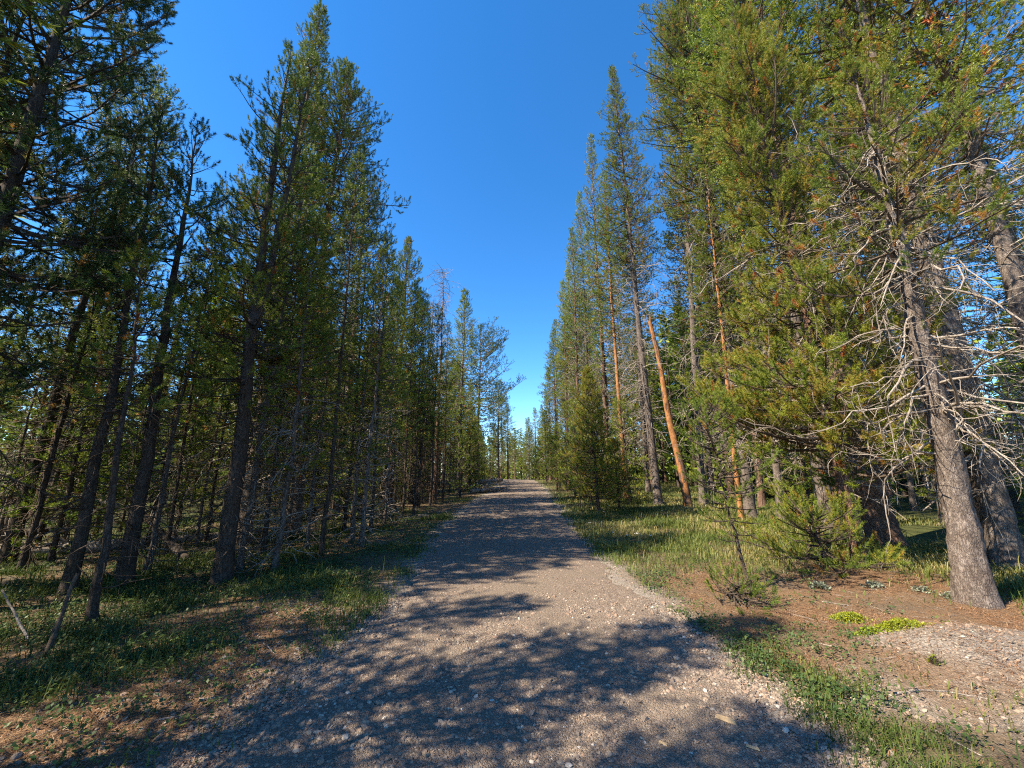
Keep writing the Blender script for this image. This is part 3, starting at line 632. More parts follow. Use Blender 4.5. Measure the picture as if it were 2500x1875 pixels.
# --- stock pines for the depth of the forest
thin = [pine(100 + i, H, .055, cbz, .85, 'mid', 'cone', .30, 4, (rngl, 0), dead=(.3, cbz + 1.2, 64, .75), bark='bark_dark' if i % 2 else 'bark', tint=.42, sides=7) for i, (H, cbz, rngl) in enumerate([(8.5, 2.6, .01), (9.5, 3.0, -.012), (7.2, 1.9, .0), (10.2, 3.4, .015)])]
tall = [pine(120 + i, H, .16, cbz, Rr, 'far', pr, .31, 5, (0, 0), dead=(1.5, cbz + 4, 110, 1.3), bark='bark' if i % 2 else 'bark_red', tint=.48, brown=.10, sides=9) for i, (H, cbz, Rr, pr) in enumerate([(16, 6, 1.7, 'cone'), (19, 8, 1.9, 'column'), (14, 4.5, 1.6, 'cone'), (20, 9, 2.0, 'cone')])]
young = [pine(140 + i, H, .06, .5, Rr, 'mid', 'cone', .28, 5, dead=(.3, 1.2, 8, .4), bark='bark_dark', tint=.48, brown=.03, sides=7) for i, (H, Rr) in enumerate([(4.2, .95), (6.0, 1.1), (2.6, .75)])]
LOOKS = {}
for st, ws_ in ((thin, ['slender grey young pine', 'slender dark young pine', 'short slender grey pine', 'lanky dark young pine']), (tall, ['medium red-barked pine', 'tall grey-barked pine', 'shorter red-barked pine', 'very tall grey-barked pine']), (young, ['small bushy pine', 'half-grown bushy pine', 'little bushy pine'])):
    for me, w_ in zip(st, ws_): LOOKS[me[0].name] = w_
SH = (16, 19, 14, 20)
for label, base, topx, topy, H, k, bark, r0, xy, wide in LATER:
    x, y = xy if xy else gnd(*base)
    if H is None: H = top_h(y, topy) - hgt(x, y)
    tr = pine(600 + len(label), SH[k], r0 / wide, 99, 0, 'far', dead=(0, 1, 0, 1), bark=bark, bark_hi=r0 > .25, sides=14)[0]
    o = plant_tree('pine_tree', (tr, tall[k][1], tall[k][2]), x, y, label, rz=0., sc=wide, sz=H / SH[k])
    if topx: o.rotation_euler = (0, math.atan(lean_to(x, y, H, topx, topy)), 0)
rng = np.random.default_rng(5)
def free(x, y, d):
    return all((x - a) ** 2 + (y - b) ** 2 > max(d, r) ** 2 for a, b, r in TAKEN)
MARKS = [(-4.3, 6.2, 'the forked dark pine'), (-6., 6.0, 'the fallen grey logs'), (-6.2, 9.8, 'the tallest narrow spire'), (-6.2, 13, 'the dark-crowned crooked pine'), (-5.6, 18, 'the broad yellow-green pine'), (-4.6, 16, 'the dead orange top'), (-4.3, 22, 'the brown bare spire'), (-2.9, 26, 'the pale brush pile'), (-3, 34, 'the open blue-green pine'),
         (8.1, 18.6, 'the orange snag'), (6.7, 23, 'the orange-barked trunk'), (7.8, 13.2, 'the twin-trunked pine'), (8.1, 9, 'the massive old pine'), (6, 5.4, 'the leaning grey trunk'), (11, 11, 'the sunny far grass'), (3.6, 16.7, 'the full bright young pine'), (5, 30, 'the row lining the path'), (1, 50, 'the crest of the path')]
def near_mark(x, y): return min(MARKS, key=lambda m: (m[0] - x) ** 2 + (m[1] - y) ** 2)[2]
def stand(n, region, stock, name, label, group, d, srange=(.85, 1.15), tries=6000):
    k = 0
    for _ in range(tries):
        if k >= n: break
        p = region(rng)
        if p is None or not free(p[0], p[1], d): continue
        TAKEN.append((p[0], p[1], d * .7)); s = rng.uniform(*srange)
        mesh = stock[rng.integers(len(stock))]; look = LOOKS.get(mesh[0].name, 'pine')
        plant_tree(name, mesh, p[0], p[1], f'{look} {label} near {near_mark(*p)}', 'tree', group, rng.uniform(0, 6.28), s * rng.uniform(.92, 1.08), s)
        k += 1
    return k
def uni(x0, x1, y0, y1, keep=lambda x, y: True):
    def f(r):
        x, y = r.uniform(x0, x1), r.uniform(y0, y1); return (x, y) if keep(x, y) else None
    return f
def outside_path(l, r): return lambda x, y: x < path_l(np.array(y)) - l or x > path_r(np.array(y)) + r
# named thin stems at the edge of the thicket
for px, py, hh in [(667, 1395, 1.), (785, 1358, .95), (881, 1335, 1.05), (640, 1350, 1.), (745, 1345, .9), (905, 1300, 1.), (938, 1280, 1.05), (980, 1262, .95), (1010, 1258, 1.0), (1051, 1234, 1.1), (1080, 1225, 1.), (840, 1300, 1.1), (590, 1345, 1.0), (700, 1320, 1.05), (1023, 1240, .9)]:
    x, y = gnd(px, py); TAKEN.append((x, y, .3))
    kk = int(rng.integers(4)); plant_tree('pine_tree', thin[kk], x, y, f'{LOOKS[thin[kk][0].name]} at the thicket edge near {near_mark(x, y)}', 'tree', 'pines edging the shaded thicket', rng.uniform(0, 6.28), hh * .95, hh)
nA = stand(125, uni(-12, -3.3, 7.2, 40, lambda x, y: x < path_l(np.array(y)) - 1.6), thin + young[1:2], 'pine_tree', 'deep in the shaded thicket', 'pines inside the shaded thicket', .6, (.7, 1.08))
nB = stand(26, uni(-22, -6.5, 8, 55), tall, 'pine_tree', 'rising behind the shaded thicket', 'tall pines behind the thicket', 2.0, (.7, .95))
for x, y, k, s_ in [(-5.6, 1.3, 1, 1.0), (-6.6, -.8, 3, .95), (-8.3, 1.6, 0, 1.1), (-9.6, -1.6, 1, 1.1), (-5.2, -2.6, 2, 1.0), (-7.3, -3.6, 3, 1.), (-11.5, 1.0, 0, 1.15), (-11, -4, 1, 1.1), (-4.6, -.6, 2, .95), (-8.6, 3.2, 3, 1.), (-3.7, .5, 2, .9), (-4.4, 1.7, 0, .95), (-3.5, -1.0, 1, .9), (-4.1, -2.2, 3, .9), (-5.9, 2.6, 2, 1.), (-3.6, 1.5, 2, .75)]:  # out-of-frame pines added to cast dappled shade over the near path
    TAKEN.append((x, y, .8)); plant_tree('pine_tree', thin[k], x, y, 'unseen pine added beyond the leaning sticks to shade the near path', 'tree', 'unseen pines added to shade the near path', x * 3, s_ * 1.25, s_)
for x, y, k, s_ in [(-5.9, -1.7, 2, .85), (-7.6, -2.6, 0, .8)]:  # taller unseen pines, added so their shade reaches the near sunny verge
    TAKEN.append((x, y, .8)); plant_tree('pine_tree', tall[k], x, y, 'unseen tall pine added beyond the leaning sticks to shade the near ground', 'tree', 'unseen tall pines added to shade the near ground', x * 3, .9, s_)
nC = stand(22, uni(-26, -10, -12, 8), tall[:3] + thin, 'pine_tree', 'in the forest past the shaded edge', 'pines beyond the fallen logs', 2.2, (.6, .85))
nD = stand(75, uni(6.0, 30, 8.5, 60, lambda x, y: x > path_r(np.array(y)) + 3.2 and (y > 21 or x > .35 * y + 4.6)), tall, 'pine_tree', 'in the sunlit stand', 'tall pines of the sunlit stand', 1.5, (.85, 1.2))
for px, py, y in [(1440, 330, 25), (1395, 560, 29), (1372, 690, 34), (1350, 800, 38), (1338, 900, 46), (1412, 470, 31), (1385, 640, 40)]:
    x, H = by_top(px, py, y); k = int(rng.integers(4)); TAKEN.append((x, y, 1.))
    plant_tree('pine_tree', tall[k], x, y, 'tall pine in the row lining the sunny side of the path', 'tree', 'row of tall pines along the sunny path edge', rng.uniform(0, 6.28), .95, H / [16, 19, 14, 20][k])
for px, py, y in [(1306, 995, 62), (1290, 1020, 70), (1272, 1045, 78), (1258, 1050, 66), (1322, 990, 66), (1240, 985, 56), (1250, 1065, 90), (1225, 960, 60), (1335, 960, 58), (1283, 1060, 95), (1298, 1050, 88)]:
    x, H = by_top(px, py, y); k = int(rng.integers(4)); TAKEN.append((x, y, 1.))
    plant_tree('pine_tree', [tall[0], tall[2], tall[0], tall[2]][k], x, y, 'distant pine closing the view past the crest of the path', 'tree', 'distant pines past the crest', rng.uniform(0, 6.28), .9, H / [16, 14, 16, 14][k])
nE = stand(26, uni(3.2, 6.5, 20, 50, lambda x, y: x > path_r(np.array(y)) + 1.0), young, 'young_pine', 'by the sunny path edge', 'young pines along the sunny path edge', .9, (.9, 1.6))
nF = stand(10, uni(-4.5, -2, 22, 50, lambda x, y: x < path_l(np.array(y)) - .9), young + thin[2:3], 'young_pine', 'at the shaded path edge', 'young pines near the crest', .9)
nH = stand(16, uni(-7, 9, 50, 66, lambda x, y: y > 56 or abs(x - float(path_mid(np.array(y)))) > 2.2), young, 'young_pine', 'where the path dips away', 'young pines where the path dips', .8, (.8, 1.3))
nI = stand(16, uni(-24, -9, 3, 22), young, 'young_pine', 'in the dim wood', 'young pines in the dim wood', 1.2, (.8, 1.3))
nJ = stand(14, uni(10, 25, 5, 24), young, 'young_pine', 'in the sunlit wood', 'young pines in the sunlit wood', 1.2, (.8, 1.3))
nG = stand(8, uni(-45, 45, 60, 110), tall, 'pine_tree', 'far beyond', 'far pines beyond the crest', 3.0, (.8, 1.1))
print('stands', nA, nB, nC, nD, nE, nF, nG)

# the forest far off, one mass
rng = np.random.default_rng(77); FV, FQ, FT, FW = [], [], [], []
fx, fy = [], []
while len(fx) < 820:
    x, y = rng.uniform(-95, 95), rng.uniform(-25, 150)
    if (y > 62 or x < -19 or x > 25) and abs(x - 1) > (0 if y > 100 else 6):
        fx.append(x); fy.append(y)
while len(fx) < 1000:
    x, y = rng.uniform(-26, 32), rng.uniform(20, 64)
    if x < -12.5 or x > 12.5: fx.append(x); fy.append(y)
nfull = len(fx)
while len(fx) < nfull + 330:      # low growth under the far trees
    x, y = rng.uniform(-60, 70), rng.uniform(8, 85)
    if x < -14 or x > 13 or y > 64: fx.append(x); fy.append(y)
nw = 0
for x, y in zip(fx, fy):
    low = len(FV) >= nfull
    H = rng.uniform(1.8, 4.2) if low else rng.uniform(9, 16) * (.55 if -1.3 < x / max(y, 1) < -.85 and y > 0 else 1.); z0 = hgt(x, y); R = rng.uniform(.9, 1.5) if low else rng.uniform(1.2, 2.2); n = 90 if low else 180
    tv, tq = tubes(np.array([[(x, y, z0 - .3), (x, y, z0 + H * .5), (x, y, z0 + H)]]), np.array([[.14, .09, .01]]), 4); FW.append(tv); FQ.append(tq + nw); nw += len(tv)
    t = rng.random(n) ** .8; zz = z0 + H * (.03 + .97 * t); rr = R * (1.02 - t) * np.sqrt(rng.random(n)); a = rng.uniform(0, 6.28, n)
    p = np.stack([x + rr * np.cos(a), y + rr * np.sin(a), zz], -1); d = unit(np.stack([np.cos(a), np.sin(a), rng.normal(.3, .4, n)], -1)); w = unit(np.cross(d, rng.normal(0, 1, (n, 3))))
    l = rng.uniform(.45, .85, n)[:, None]; FV.append(np.stack([p - w * .2, p + w * .2, p + d * l], 1).reshape(-1, 3)); FT.append(np.repeat(np.clip(rng.normal(.4, .15, n) + rng.normal(0, .08), 0, .75), 3))
FW = np.concatenate(FW); FV = np.concatenate(FV); FQ = np.concatenate(FQ); tri = np.arange(len(FV)).reshape(-1, 3) + len(FW)
tag(mk('far_forest', np.concatenate([FW, FV]), FQ, tri, mats=[M['bark_dark'], M['needle']], mi=np.concatenate([np.zeros(len(FQ)), np.ones(len(tri))]), attrs=dict(tint=np.concatenate([np.zeros(len(FW)), np.concatenate(FT)])), smooth_sh=False, kind='stuff'), 'far-off pine forest seen between the trunks', 'forest')

# ------------------------------------------------------------------ loose stones of the path
def ico():
    g = (1 + 5 ** .5) / 2
    v = unit(np.array([(-1, g, 0), (1, g, 0), (-1, -g, 0), (1, -g, 0), (0, -1, g), (0, 1, g), (0, -1, -g), (0, 1, -g), (g, 0, -1), (g, 0, 1), (-g, 0, -1), (-g, 0, 1)], float))
    f = np.array([(0, 11, 5), (0, 5, 1), (0, 1, 7), (0, 7, 10), (0, 10, 11), (1, 5, 9), (5, 11, 4), (11, 10, 2), (10, 7, 6), (7, 1, 8), (3, 9, 4), (3, 4, 2), (3, 2, 6), (3, 6, 8), (3, 8, 9), (4, 9, 5), (2, 4, 11), (6, 2, 10), (8, 6, 7), (9, 8, 1)])
    return v, f
IV, IF = ico()
rng = np.random.default_rng(8)
OV = np.array([(1, 0, 0), (-1, 0, 0), (0, 1, 0), (0, -1, 0), (0, 0, 1), (0, 0, -1)], float); OF = np.array([(0, 2, 4), (2, 1, 4), (1, 3, 4), (3, 0, 4), (2, 0, 5), (1, 2, 5), (3, 1, 5), (0, 3, 5)])
def stone_field(n, sampler, size, name, parent, BV=IV, BF=IF):
    x, y = sampler(n); n = len(x)
    s = size(n, x, y); sc = np.stack([rng.uniform(.8, 1.3, n), rng.uniform(.7, 1.0, n), rng.uniform(.4, .75, n)], -1) * s[:, None]
    nv = len(BV); V = (BV[None] + (rng.normal(0, .25, (n, nv, 3)) if nv == 6 else 0)) * (1 + rng.normal(0, .16, (n, nv)))[..., None] * sc[:, None, :]
    a = rng.uniform(0, 6.28, n); c, si = np.cos(a)[:, None], np.sin(a)[:, None]
    tl = rng.normal(0, .25, (n, 1)); V[..., 2] += V[..., 0] * tl
    V = np.stack([V[..., 0] * c - V[..., 1] * si + x[:, None], V[..., 0] * si + V[..., 1] * c + y[:, None], V[..., 2] + (surf(x, y) + sc[:, 2] * .25)[:, None]], -1)
    T = BF[None] + (np.arange(n) * nv)[:, None, None]
    tt = np.repeat(np.clip(rng.beta(2.2, 2.2, n) + (rng.random(n) < .04) * .4, 0, 1), nv)
    return mk(name, V, None, T, mats=[M['stone']], attrs=dict(tint=tt), parent=parent, smooth_sh=False, kind='stuff')
def on_path(y0, y1, spread, power=1.0):
    def f(n):
        y = y0 + (y1 - y0) * rng.random(n) ** power
        l, r = path_l(y), path_r(y); u = rng.uniform(-.12, 1.12, n)
        x = l + (r - l) * u
        e = np.minimum(u, 1 - u)
        rut = .35 + .65 * smooth(.30, .05, e) + .3 * smooth(.48, .5, e)      # wheels have pressed the tracks smooth
        k = rng.random(n) < rut * smooth(-.12, .0, e) * (.25 + .75 * smooth(.35, .65, fbm(x, y, .5, 77)))
        return x[k], y[k]
    return f
near_size = lambda n, x, y: np.clip(rng.lognormal(math.log(.0092), .45, n), .0045, .026)
stone_field(22000, on_path(1.9, 5.2, .1, 1.35), lambda n, x, y: np.clip(rng.lognormal(math.log(.0125), .32, n), .008, .028), 'gravel', path_ob)
stone_field(84000, on_path(1.9, 5.6, .1, 1.3), lambda n, x, y: np.clip(rng.lognormal(math.log(.0075), .3, n), .004, .012), 'fine_gravel', path_ob, OV, OF)
stone_field(22000, on_path(5.2, 13, .1, 1.4), lambda n, x, y: np.clip(rng.lognormal(math.log(.010), .4, n), .006, .022), 'coarse_gravel', path_ob, OV, OF)
def mound_s(n):
    x = rng.normal(3.9, 1.1, n); y = rng.normal(3.4, .8, n); k = (m_grit(x, y) * rng.random(n) > .2) & (x > 2.2); return x[k], y[k]
stone_field(9000, mound_s, lambda n, x, y: np.clip(rng.lognormal(math.log(.007), .55, n), .004, .028), 'mound_stones', bpy.data.objects['ground'])
def left_s(n):
    x = rng.uniform(-3.4, -1.5, n); y = rng.uniform(1.9, 5.5, n); k = rng.random(n) < .15 + .85 * smooth(-3.2, -1.9, x); return x[k], y[k]
stone_field(4200, left_s, lambda n, x, y: np.clip(rng.lognormal(math.log(.010), .45, n), .005, .026), 'verge_stones', bpy.data.objects['ground'])
# the largest stones one by one
sm = []
for i in range(8):
    v = IV * (1 + rng.normal(0, .17, 12))[:, None] * np.array([rng.uniform(.9, 1.3), rng.uniform(.75, 1), rng.uniform(.45, .75)])
    sm.append(mk_mesh('stone', v, None, IF, mats=[M['stone']], attrs=dict(tint=np.full(12, .15 + .1 * i)), smooth_sh=False))
ys = 1.95 + 3.6 * rng.random(1400) ** 1.3; us = rng.uniform(-.1, 1.1, 1400); xs = path_l(ys) + (path_r(ys) - path_l(ys)) * us
ks = rng.random(1400) < .22 + .78 * smooth(.3, .05, np.minimum(us, 1 - us)); xs, ys = xs[ks][:300], ys[ks][:300]
for x, y in zip(xs, ys):
    o = put('stone', sm[rng.integers(8)], path_ob); s = np.clip(rng.lognormal(math.log(.016), .3), .010, .034)
    o.location = (x, y, float(surf(np.array([x]), np.array([y]))[0]) + s * .2); o.scale = (s, s, s); o.rotation_euler = (rng.normal(0, .2), rng.normal(0, .2), rng.uniform(0, 6.28))

# ------------------------------------------------------------------ grass, herbs, litter
def blades(x, y, h, w, tint, bend, name, material, label, cat):
    n = len(x); z = surf(x, y) - .01
    a = rng.uniform(0, 6.28, n); d = np.stack([np.cos(a), np.sin(a), 0 * a], -1); p = np.stack([-np.sin(a + rng.normal(0, .5, n)), np.cos(a), 0 * a], -1) * w[:, None]
    b = np.stack([x, y, z], -1); up = np.array([0, 0, 1.])
    m = b + d * (h * bend * .35)[:, None] + up * (h * .6)[:, None]; t = b + d * (h * bend)[:, None] + up * (h * (1 - .35 * bend))[:, None]
    V = np.stack([b - p, b + p, m - p * .75, m + p * .75, t], 1).reshape(-1, 3)
    i = np.arange(n)[:, None] * 5
    Q = i + np.array([[0, 1, 3, 2]]); T = i + np.array([[2, 3, 4]])
    o = mk(name, V, Q, T, mats=[material], attrs=dict(tint=np.repeat(tint, 5)), smooth_sh=False, kind='stuff'); tag(o, label, cat)
    return o
def scatter(n, x0, x1, y0, y1, dens, yp=1.0):
    x = rng.uniform(x0, x1, n); y = y0 + (y1 - y0) * rng.random(n) ** yp
    k = rng.random(n) < dens(x, y); return x[k], y[k]
gxs, gys = [], []
for n, x0, x1, y0, y1 in [(60000, -7, -1.2, 1.6, 7), (52000, -12, -1.2, 7, 16), (20000, -14, -1, 16, 40), (36000, 1.5, 4.0, 1.6, 5.2), (52000, 1.5, 10, 5.0, 13), (34000, 1.5, 14, 12, 24), (20000, 1.5, 16, 24, 45), (20000, 5.0, 10, 2.5, 7), (22000, -14, -7, 2, 7.2)]:
    x, y = scatter(n, x0, x1, y0, y1, m_grass); gxs.append(x); gys.append(y)
x, y = np.concatenate(gxs), np.concatenate(gys); n = len(x); dist = np.hypot(x, y)
hh = rng.lognormal(math.log(.095), .42, n) * np.where((x > 0) & (y < 5.5) & (x < 4.5), .52, 1.) * (.7 + .8 * fbm(x, y, 1.3, 61)) * np.where(x > 0, 1., .9)
tt = np.clip(.42 + .9 * (fbm(x, y, 1.6, 63) - .5) + rng.normal(0, .13, n) + .26 * (x > 0) * (y > 5), 0, 1)  # straw tone raised on the sunny side, putting sunlight into the blade colour
print('blades', n)
blades(x, y, np.clip(hh, .04, .45), np.clip(.0014 + .0005 * dist, .0018, .012), tt, rng.uniform(.15, .9, n), 'grass', M['grass'], 'green and straw grass growing along both sides of the path', 'grass')

def leaves(x, y, z, size, tint, name, material, label=None, cat=None, tilt=.5, kind='stuff', parent=None):
    n = len(x); a = rng.uniform(0, 6.28, n); e = rng.normal(.15, tilt, n)
    d = np.stack([np.cos(a) * np.cos(e), np.sin(a) * np.cos(e), np.sin(e)], -1); s = unit(np.cross(d, np.array([0, 0, 1.]) + rng.normal(0, .25, (n, 3))))
    b = np.stack([x, y, z], -1); L = size[:, None]
    V = np.stack([b, b + d * L * .5 + s * L * .32, b + d * L, b + d * L * .5 - s * L * .32], 1)
    Q = np.arange(n * 4).reshape(-1, 4)
    o = mk(name, V, Q, mats=[material], attrs=dict(tint=np.repeat(tint, 4)), smooth_sh=False, kind=kind, parent=parent)
    if label: tag(o, label, cat)
    return o
def m_herb(x, y):
    e = np.minimum(x - path_l(y), path_r(y) - x)
    v = smooth(-.02, -.3, e) * (.12 + .88 * smooth(.42, .6, fbm(x, y, .8, 81)))
    return v * np.where(x < 0, (1 - .75 * m_litter(x, y)), .35 * (1 - m_litter(x, y)) * (1 + 2.2 * np.exp(-((x - path_r(y) - .4) / .4) ** 2)) * (1 - smooth(.3, .7, gmask_mound(x, y))))
px_, py2 = [], []
for n, x0, x1, y0, y1 in [(11000, -7, -1.3, 1.7, 7.5), (9000, -9, -1.5, 7, 15), (6000, 1.6, 4.5, 1.8, 7), (5000, 1.6, 9, 6, 14)]:
    x, y = scatter(n, x0, x1, y0, y1, m_herb); px_.append(x); py2.append(y)
x, y = np.concatenate(px_), np.concatenate(py2); m = 6
xx = np.repeat(x, m) + rng.normal(0, .035, len(x) * m); yy = np.repeat(y, m) + rng.normal(0, .035, len(x) * m)
ph = np.repeat(rng.uniform(.02, .11, len(x)), m) * rng.uniform(.4, 1, len(xx))
leaves(xx, yy, surf(xx, yy) + ph, rng.uniform(.018, .042, len(xx)), np.clip(np.repeat(rng.normal(.42, .2, len(x)), m) + rng.normal(0, .08, len(xx)), 0, 1), 'low_herbs', M['herb'], 'low broad-leaved herbs carpeting the shaded verge', 'plants')

# fallen needles
x1, y1 = scatter(95000, 1.7, 7, 1.9, 8, lambda x, y: np.clip(m_litter(x, y) * (.35 + .65 * smooth(.3, .6, fbm(x, y, .4, 91))) + .08 * (x > path_r(y)), 0, 1))
x2, y2 = scatter(40000, -5, -1.4, 1.8, 6.5, lambda x, y: np.clip(m_litter(x, y) + .10 * (x < path_l(y)), 0, 1))
x, y = np.concatenate([x1, x2]), np.concatenate([y1, y2]); n = len(x)
a = rng.uniform(0, 6.28, n); L = rng.uniform(.025, .06, n); e = rng.normal(.08, .22, n)
d = np.stack([np.cos(a) * np.cos(e), np.sin(a) * np.cos(e), np.sin(e)], -1) * L[:, None]; p = np.stack([-np.sin(a), np.cos(a), 0 * a], -1) * .0017
b = np.stack([x, y, surf(x, y) + rng.uniform(.002, .016, n)], -1)
V = np.stack([b - p, b + p, b + d + p * .6, b + d - p * .6], 1)
o = mk('needle_litter', V, np.arange(n * 4).reshape(-1, 4), mats=[M['litter']], attrs=dict(tint=np.repeat(rng.beta(2, 2, n), 4)), smooth_sh=False, kind='stuff')
tag(o, 'orange-brown fallen pine needles covering the ground under the pines', 'needles')

# small dead twigs and bark bits
def deb(n, x0, x1, y0, y1):
    x, y = rng.uniform(x0, x1, n), rng.uniform(y0, y1, n); k = ((x > path_r(y) + .05) | (x < path_l(y) - .05)); return x[k], y[k]
xa, ya = deb(900, 1.9, 6.5, 2.2, 7.5); xb, yb = deb(700, -5.5, -1.6, 2.0, 7.5); x, y = np.concatenate([xa, xb]), np.concatenate([ya, yb]); n = len(x)
P = grow(np.stack([x, y, surf(x, y) + .008], -1), rng.uniform(0, 6.28, n), rng.normal(.03, .08, n), rng.lognormal(math.log(.07), .5, n), 4, rng.normal(0, .1, n), .18, rng); P[:, :, 2] = np.maximum(P[:, :, 2], surf(P[:, :, 0], P[:, :, 1]) + .004)
v, q = tubes(P, rng.uniform(.0012, .0035, n)[:, None] * np.linspace(1, .6, 4)[None], 3); tag(mk('twig_litter', v, q, mats=[M['deadwood']], kind='stuff'), 'small dead twigs strewn over the forest floor', 'twigs')

# bright yellow-green mats of creeping plant
def mat_plant(cx, cy, rx, ry, n, label, material='mat', name='creeping_plant', hmax=.07, size=(.012, .026)):
    o = empty(name, (cx, cy, hgt(cx, cy))); tag(o, label, 'plant')
    r = np.sqrt(rng.random(n)) * (1 + .25 * rng.normal(0, 1, n)); a = rng.uniform(0, 6.28, n); x = rx * r * np.cos(a); y = ry * r * np.sin(a)
    k = vnoise(x + cx, y + cy, .09, 12) > .22; x, y = x[k], y[k]; n = len(x)
    z = surf(x + cx, y + cy) - hgt(cx, cy) + hmax * np.maximum(.15, 1 - np.hypot(x / rx, y / ry) ** 2) * rng.uniform(.3, 1, n)
    leaves(x, y, z, rng.uniform(*size, n), np.clip(rng.normal(.5, .25, n), 0, 1), 'foliage', M[material], tilt=.7, parent=o, kind='stuff')
    m = 40; sp0 = np.stack([rx * .6 * rng.normal(0, .6, m), ry * .6 * rng.normal(0, .6, m), np.full(m, 0.)], -1); sp0[:, 2] = surf(sp0[:, 0] + cx, sp0[:, 1] + cy) - hgt(cx, cy)
    P = grow(sp0, rng.uniform(0, 6.28, m), np.full(m, .9), np.full(m, hmax), 3, np.zeros(m), .2, rng); v, q = tubes(P, np.full((m, 3), .0015), 3); mk('stems', v, q, mats=[M['twig']], parent=o, kind='stuff')
x, y = gnd(2075, 1512); mat_plant(x, y, .17, .13, 1500, 'bright yellow-green creeping plant in a loose mat on needle litter')
x, y = gnd(2195, 1530); mat_plant(x, y, .24, .13, 2200, 'dense bright green creeping plant mat at the upper edge of the gravelly mound')
x, y = gnd(2120, 1548); mat_plant(x, y, .12, .05, 500, 'thin straggle of creeping plant between two bright mats')
x, y = gnd(2280, 1622); mat_plant(x, y, .04, .03, 150, 'tiny green tuft alone on the bare gravelly mound')
for (px, py, lab) in [(2003, 1438, 'small silvery-leaved plant on open needle litter'), (2135, 1435, 'silvery-leaved plant in the shade of the low green boughs'), (2250, 1445, 'larger silvery plant between the low boughs and the leaning trunk'), (2330, 1462, 'pale silvery rosette at the foot of the leaning grey trunk')]:
    x, y = gnd(px, py); mat_plant(x, y, .12, .10, 260, lab, 'sage', 'silver_plant', .09, (.02, .045))

# white-headed wildflowers
for px, py, h in [(1556, 1345, .34), (1530, 1330, .2), (1500, 1320, .18), (1487, 1250, .25), (1590, 1330, .2), (1620, 1265, .25), (1440, 1290, .15), (1475, 1262, .2)]:
    x, y = gnd(px, py); o = empty('wildflower', (x, y, hgt(x, y))); tag(o, 'white flat-headed wildflower on a thin stalk in the sunny grass', 'flower', 'white wildflowers in the sunny grass')
    P = grow(np.zeros((1, 3)), np.array([rng.uniform(0, 6.28)]), np.array([1.45]), np.array([h]), 5, np.array([.0]), .05, rng); v, q = tubes(P, np.full((1, 5), .003), 4); mk('stalk', v, q, mats=[M['herb']], attrs=dict(tint=np.full(len(v), .4)), parent=o)
    t = P[0, -1]; m = 14; pts = t + np.stack([rng.normal(0, .016, m), rng.normal(0, .016, m), rng.uniform(0, .012, m)], -1)
    V = (IV[None] * np.array([.009, .009, .005]) + pts[:, None, :]).reshape(-1, 3); T = (IF[None] + (np.arange(m) * 12)[:, None, None]).reshape(-1, 3); mk('flower_head', V, None, T, mats=[M['petal']], parent=o, kind='stuff')

# ------------------------------------------------------------------ fallen wood
def log_between(name, p0, p1, r0, r1, label, cat, material='deadwood', bend=.05, K=14, sides=12, snags=0, group=None, lift=0.):
    p0, p1 = np.array(p0, float), np.array(p1, float); L = np.linalg.norm(p1 - p0)
    t = np.linspace(0, 1, K); base = (p0 + p1) / 2
    P = p0[None] + (p1 - p0)[None] * t[:, None] + np.cumsum(rng.normal(0, bend * L / K, (K, 3)), 0) * np.sin(math.pi * t)[:, None]
    if lift is not None: 
        gz = surf(P[:, 0], P[:, 1]); P[:, 2] = np.maximum(P[:, 2], gz + (r0 + (r1 - r0) * t) * .75 + lift)
    o = empty(name, tuple(base)); tag(o, label, cat, group)
    R = (r0 + (r1 - r0) * t) * (1 + rng.normal(0, .05, K)); v, q = tubes((P - base)[None], R[None], sides)
    capv = (P - base)[[0, -1]]; n0 = len(v); v = np.concatenate([v, capv]); tr = [(n0, (j + 1) % sides, j) for j in range(sides)] + [(n0 + 1, n0 - sides + j, n0 - sides + (j + 1) % sides) for j in range(sides)]
    mk('stem', v, q, tr, mats=[M[material]], parent=o)
    if snags:
        s = rng.uniform(.1, .95, snags); p, tg = along(np.repeat((P - base)[None], snags, 0), s)
        B = grow(p, rng.uniform(0, 6.28, snags), rng.normal(.5, .5, snags), rng.uniform(.15, .7, snags) * min(1, L / 2), 6, rng.normal(.2, .6, snags), .15, rng)
        bv, bq = tubes(B, np.linspace(1, .3, 6)[None, :] * rng.uniform(.25, .5, (snags, 1)) * r1, 5); mk('branch_stubs', bv, bq, mats=[M[material]], parent=o, kind='stuff')
    return o
def G(px, py, dz=0.):
    x, y = gnd(px, py); return (x, y, hgt(x, y) + dz)
log_between('fallen_log', G(-60, 1366), G(300, 1340), .17, .13, 'thick grey barkless log lying in grass behind the dark trunks', 'log', bend=.02, snags=6)
log_between('fallen_log', G(300, 1335), G(640, 1305), .12, .07, 'long straight grey log continuing toward the forked pine', 'log', bend=.02, snags=5)
log_between('fallen_log', G(-40, 1352), G(215, 1312), .08, .05, 'dark thin log resting across the thick grey one', 'log', 'bark_dark', bend=.02, lift=.28, snags=4)
log_between('fallen_log', G(20, 1345), G(260, 1343), .07, .05, 'splintered pale pole beside the thick grey log', 'log', bend=.03, lift=.05, snags=6)
a = gnd(460, 1370); b = at_depth(345, 1250, a[1] + 1.2); c = at_depth(60, 1178, a[1] + 1.0)
log_between('leaning_log', (a[0], a[1], hgt(*a)), b, .075, .065, 'fallen stem bent down to the grass among dark trunks', 'log', 'bark_dark', bend=.03, lift=None)
log_between('leaning_log', b, c, .065, .035, 'fallen stem hung up level between the dark trunks', 'log', 'deadwood', bend=.03, lift=None, snags=5)
a = gnd(112, 1604); b = at_depth(190, 1400, a[1] + .25)
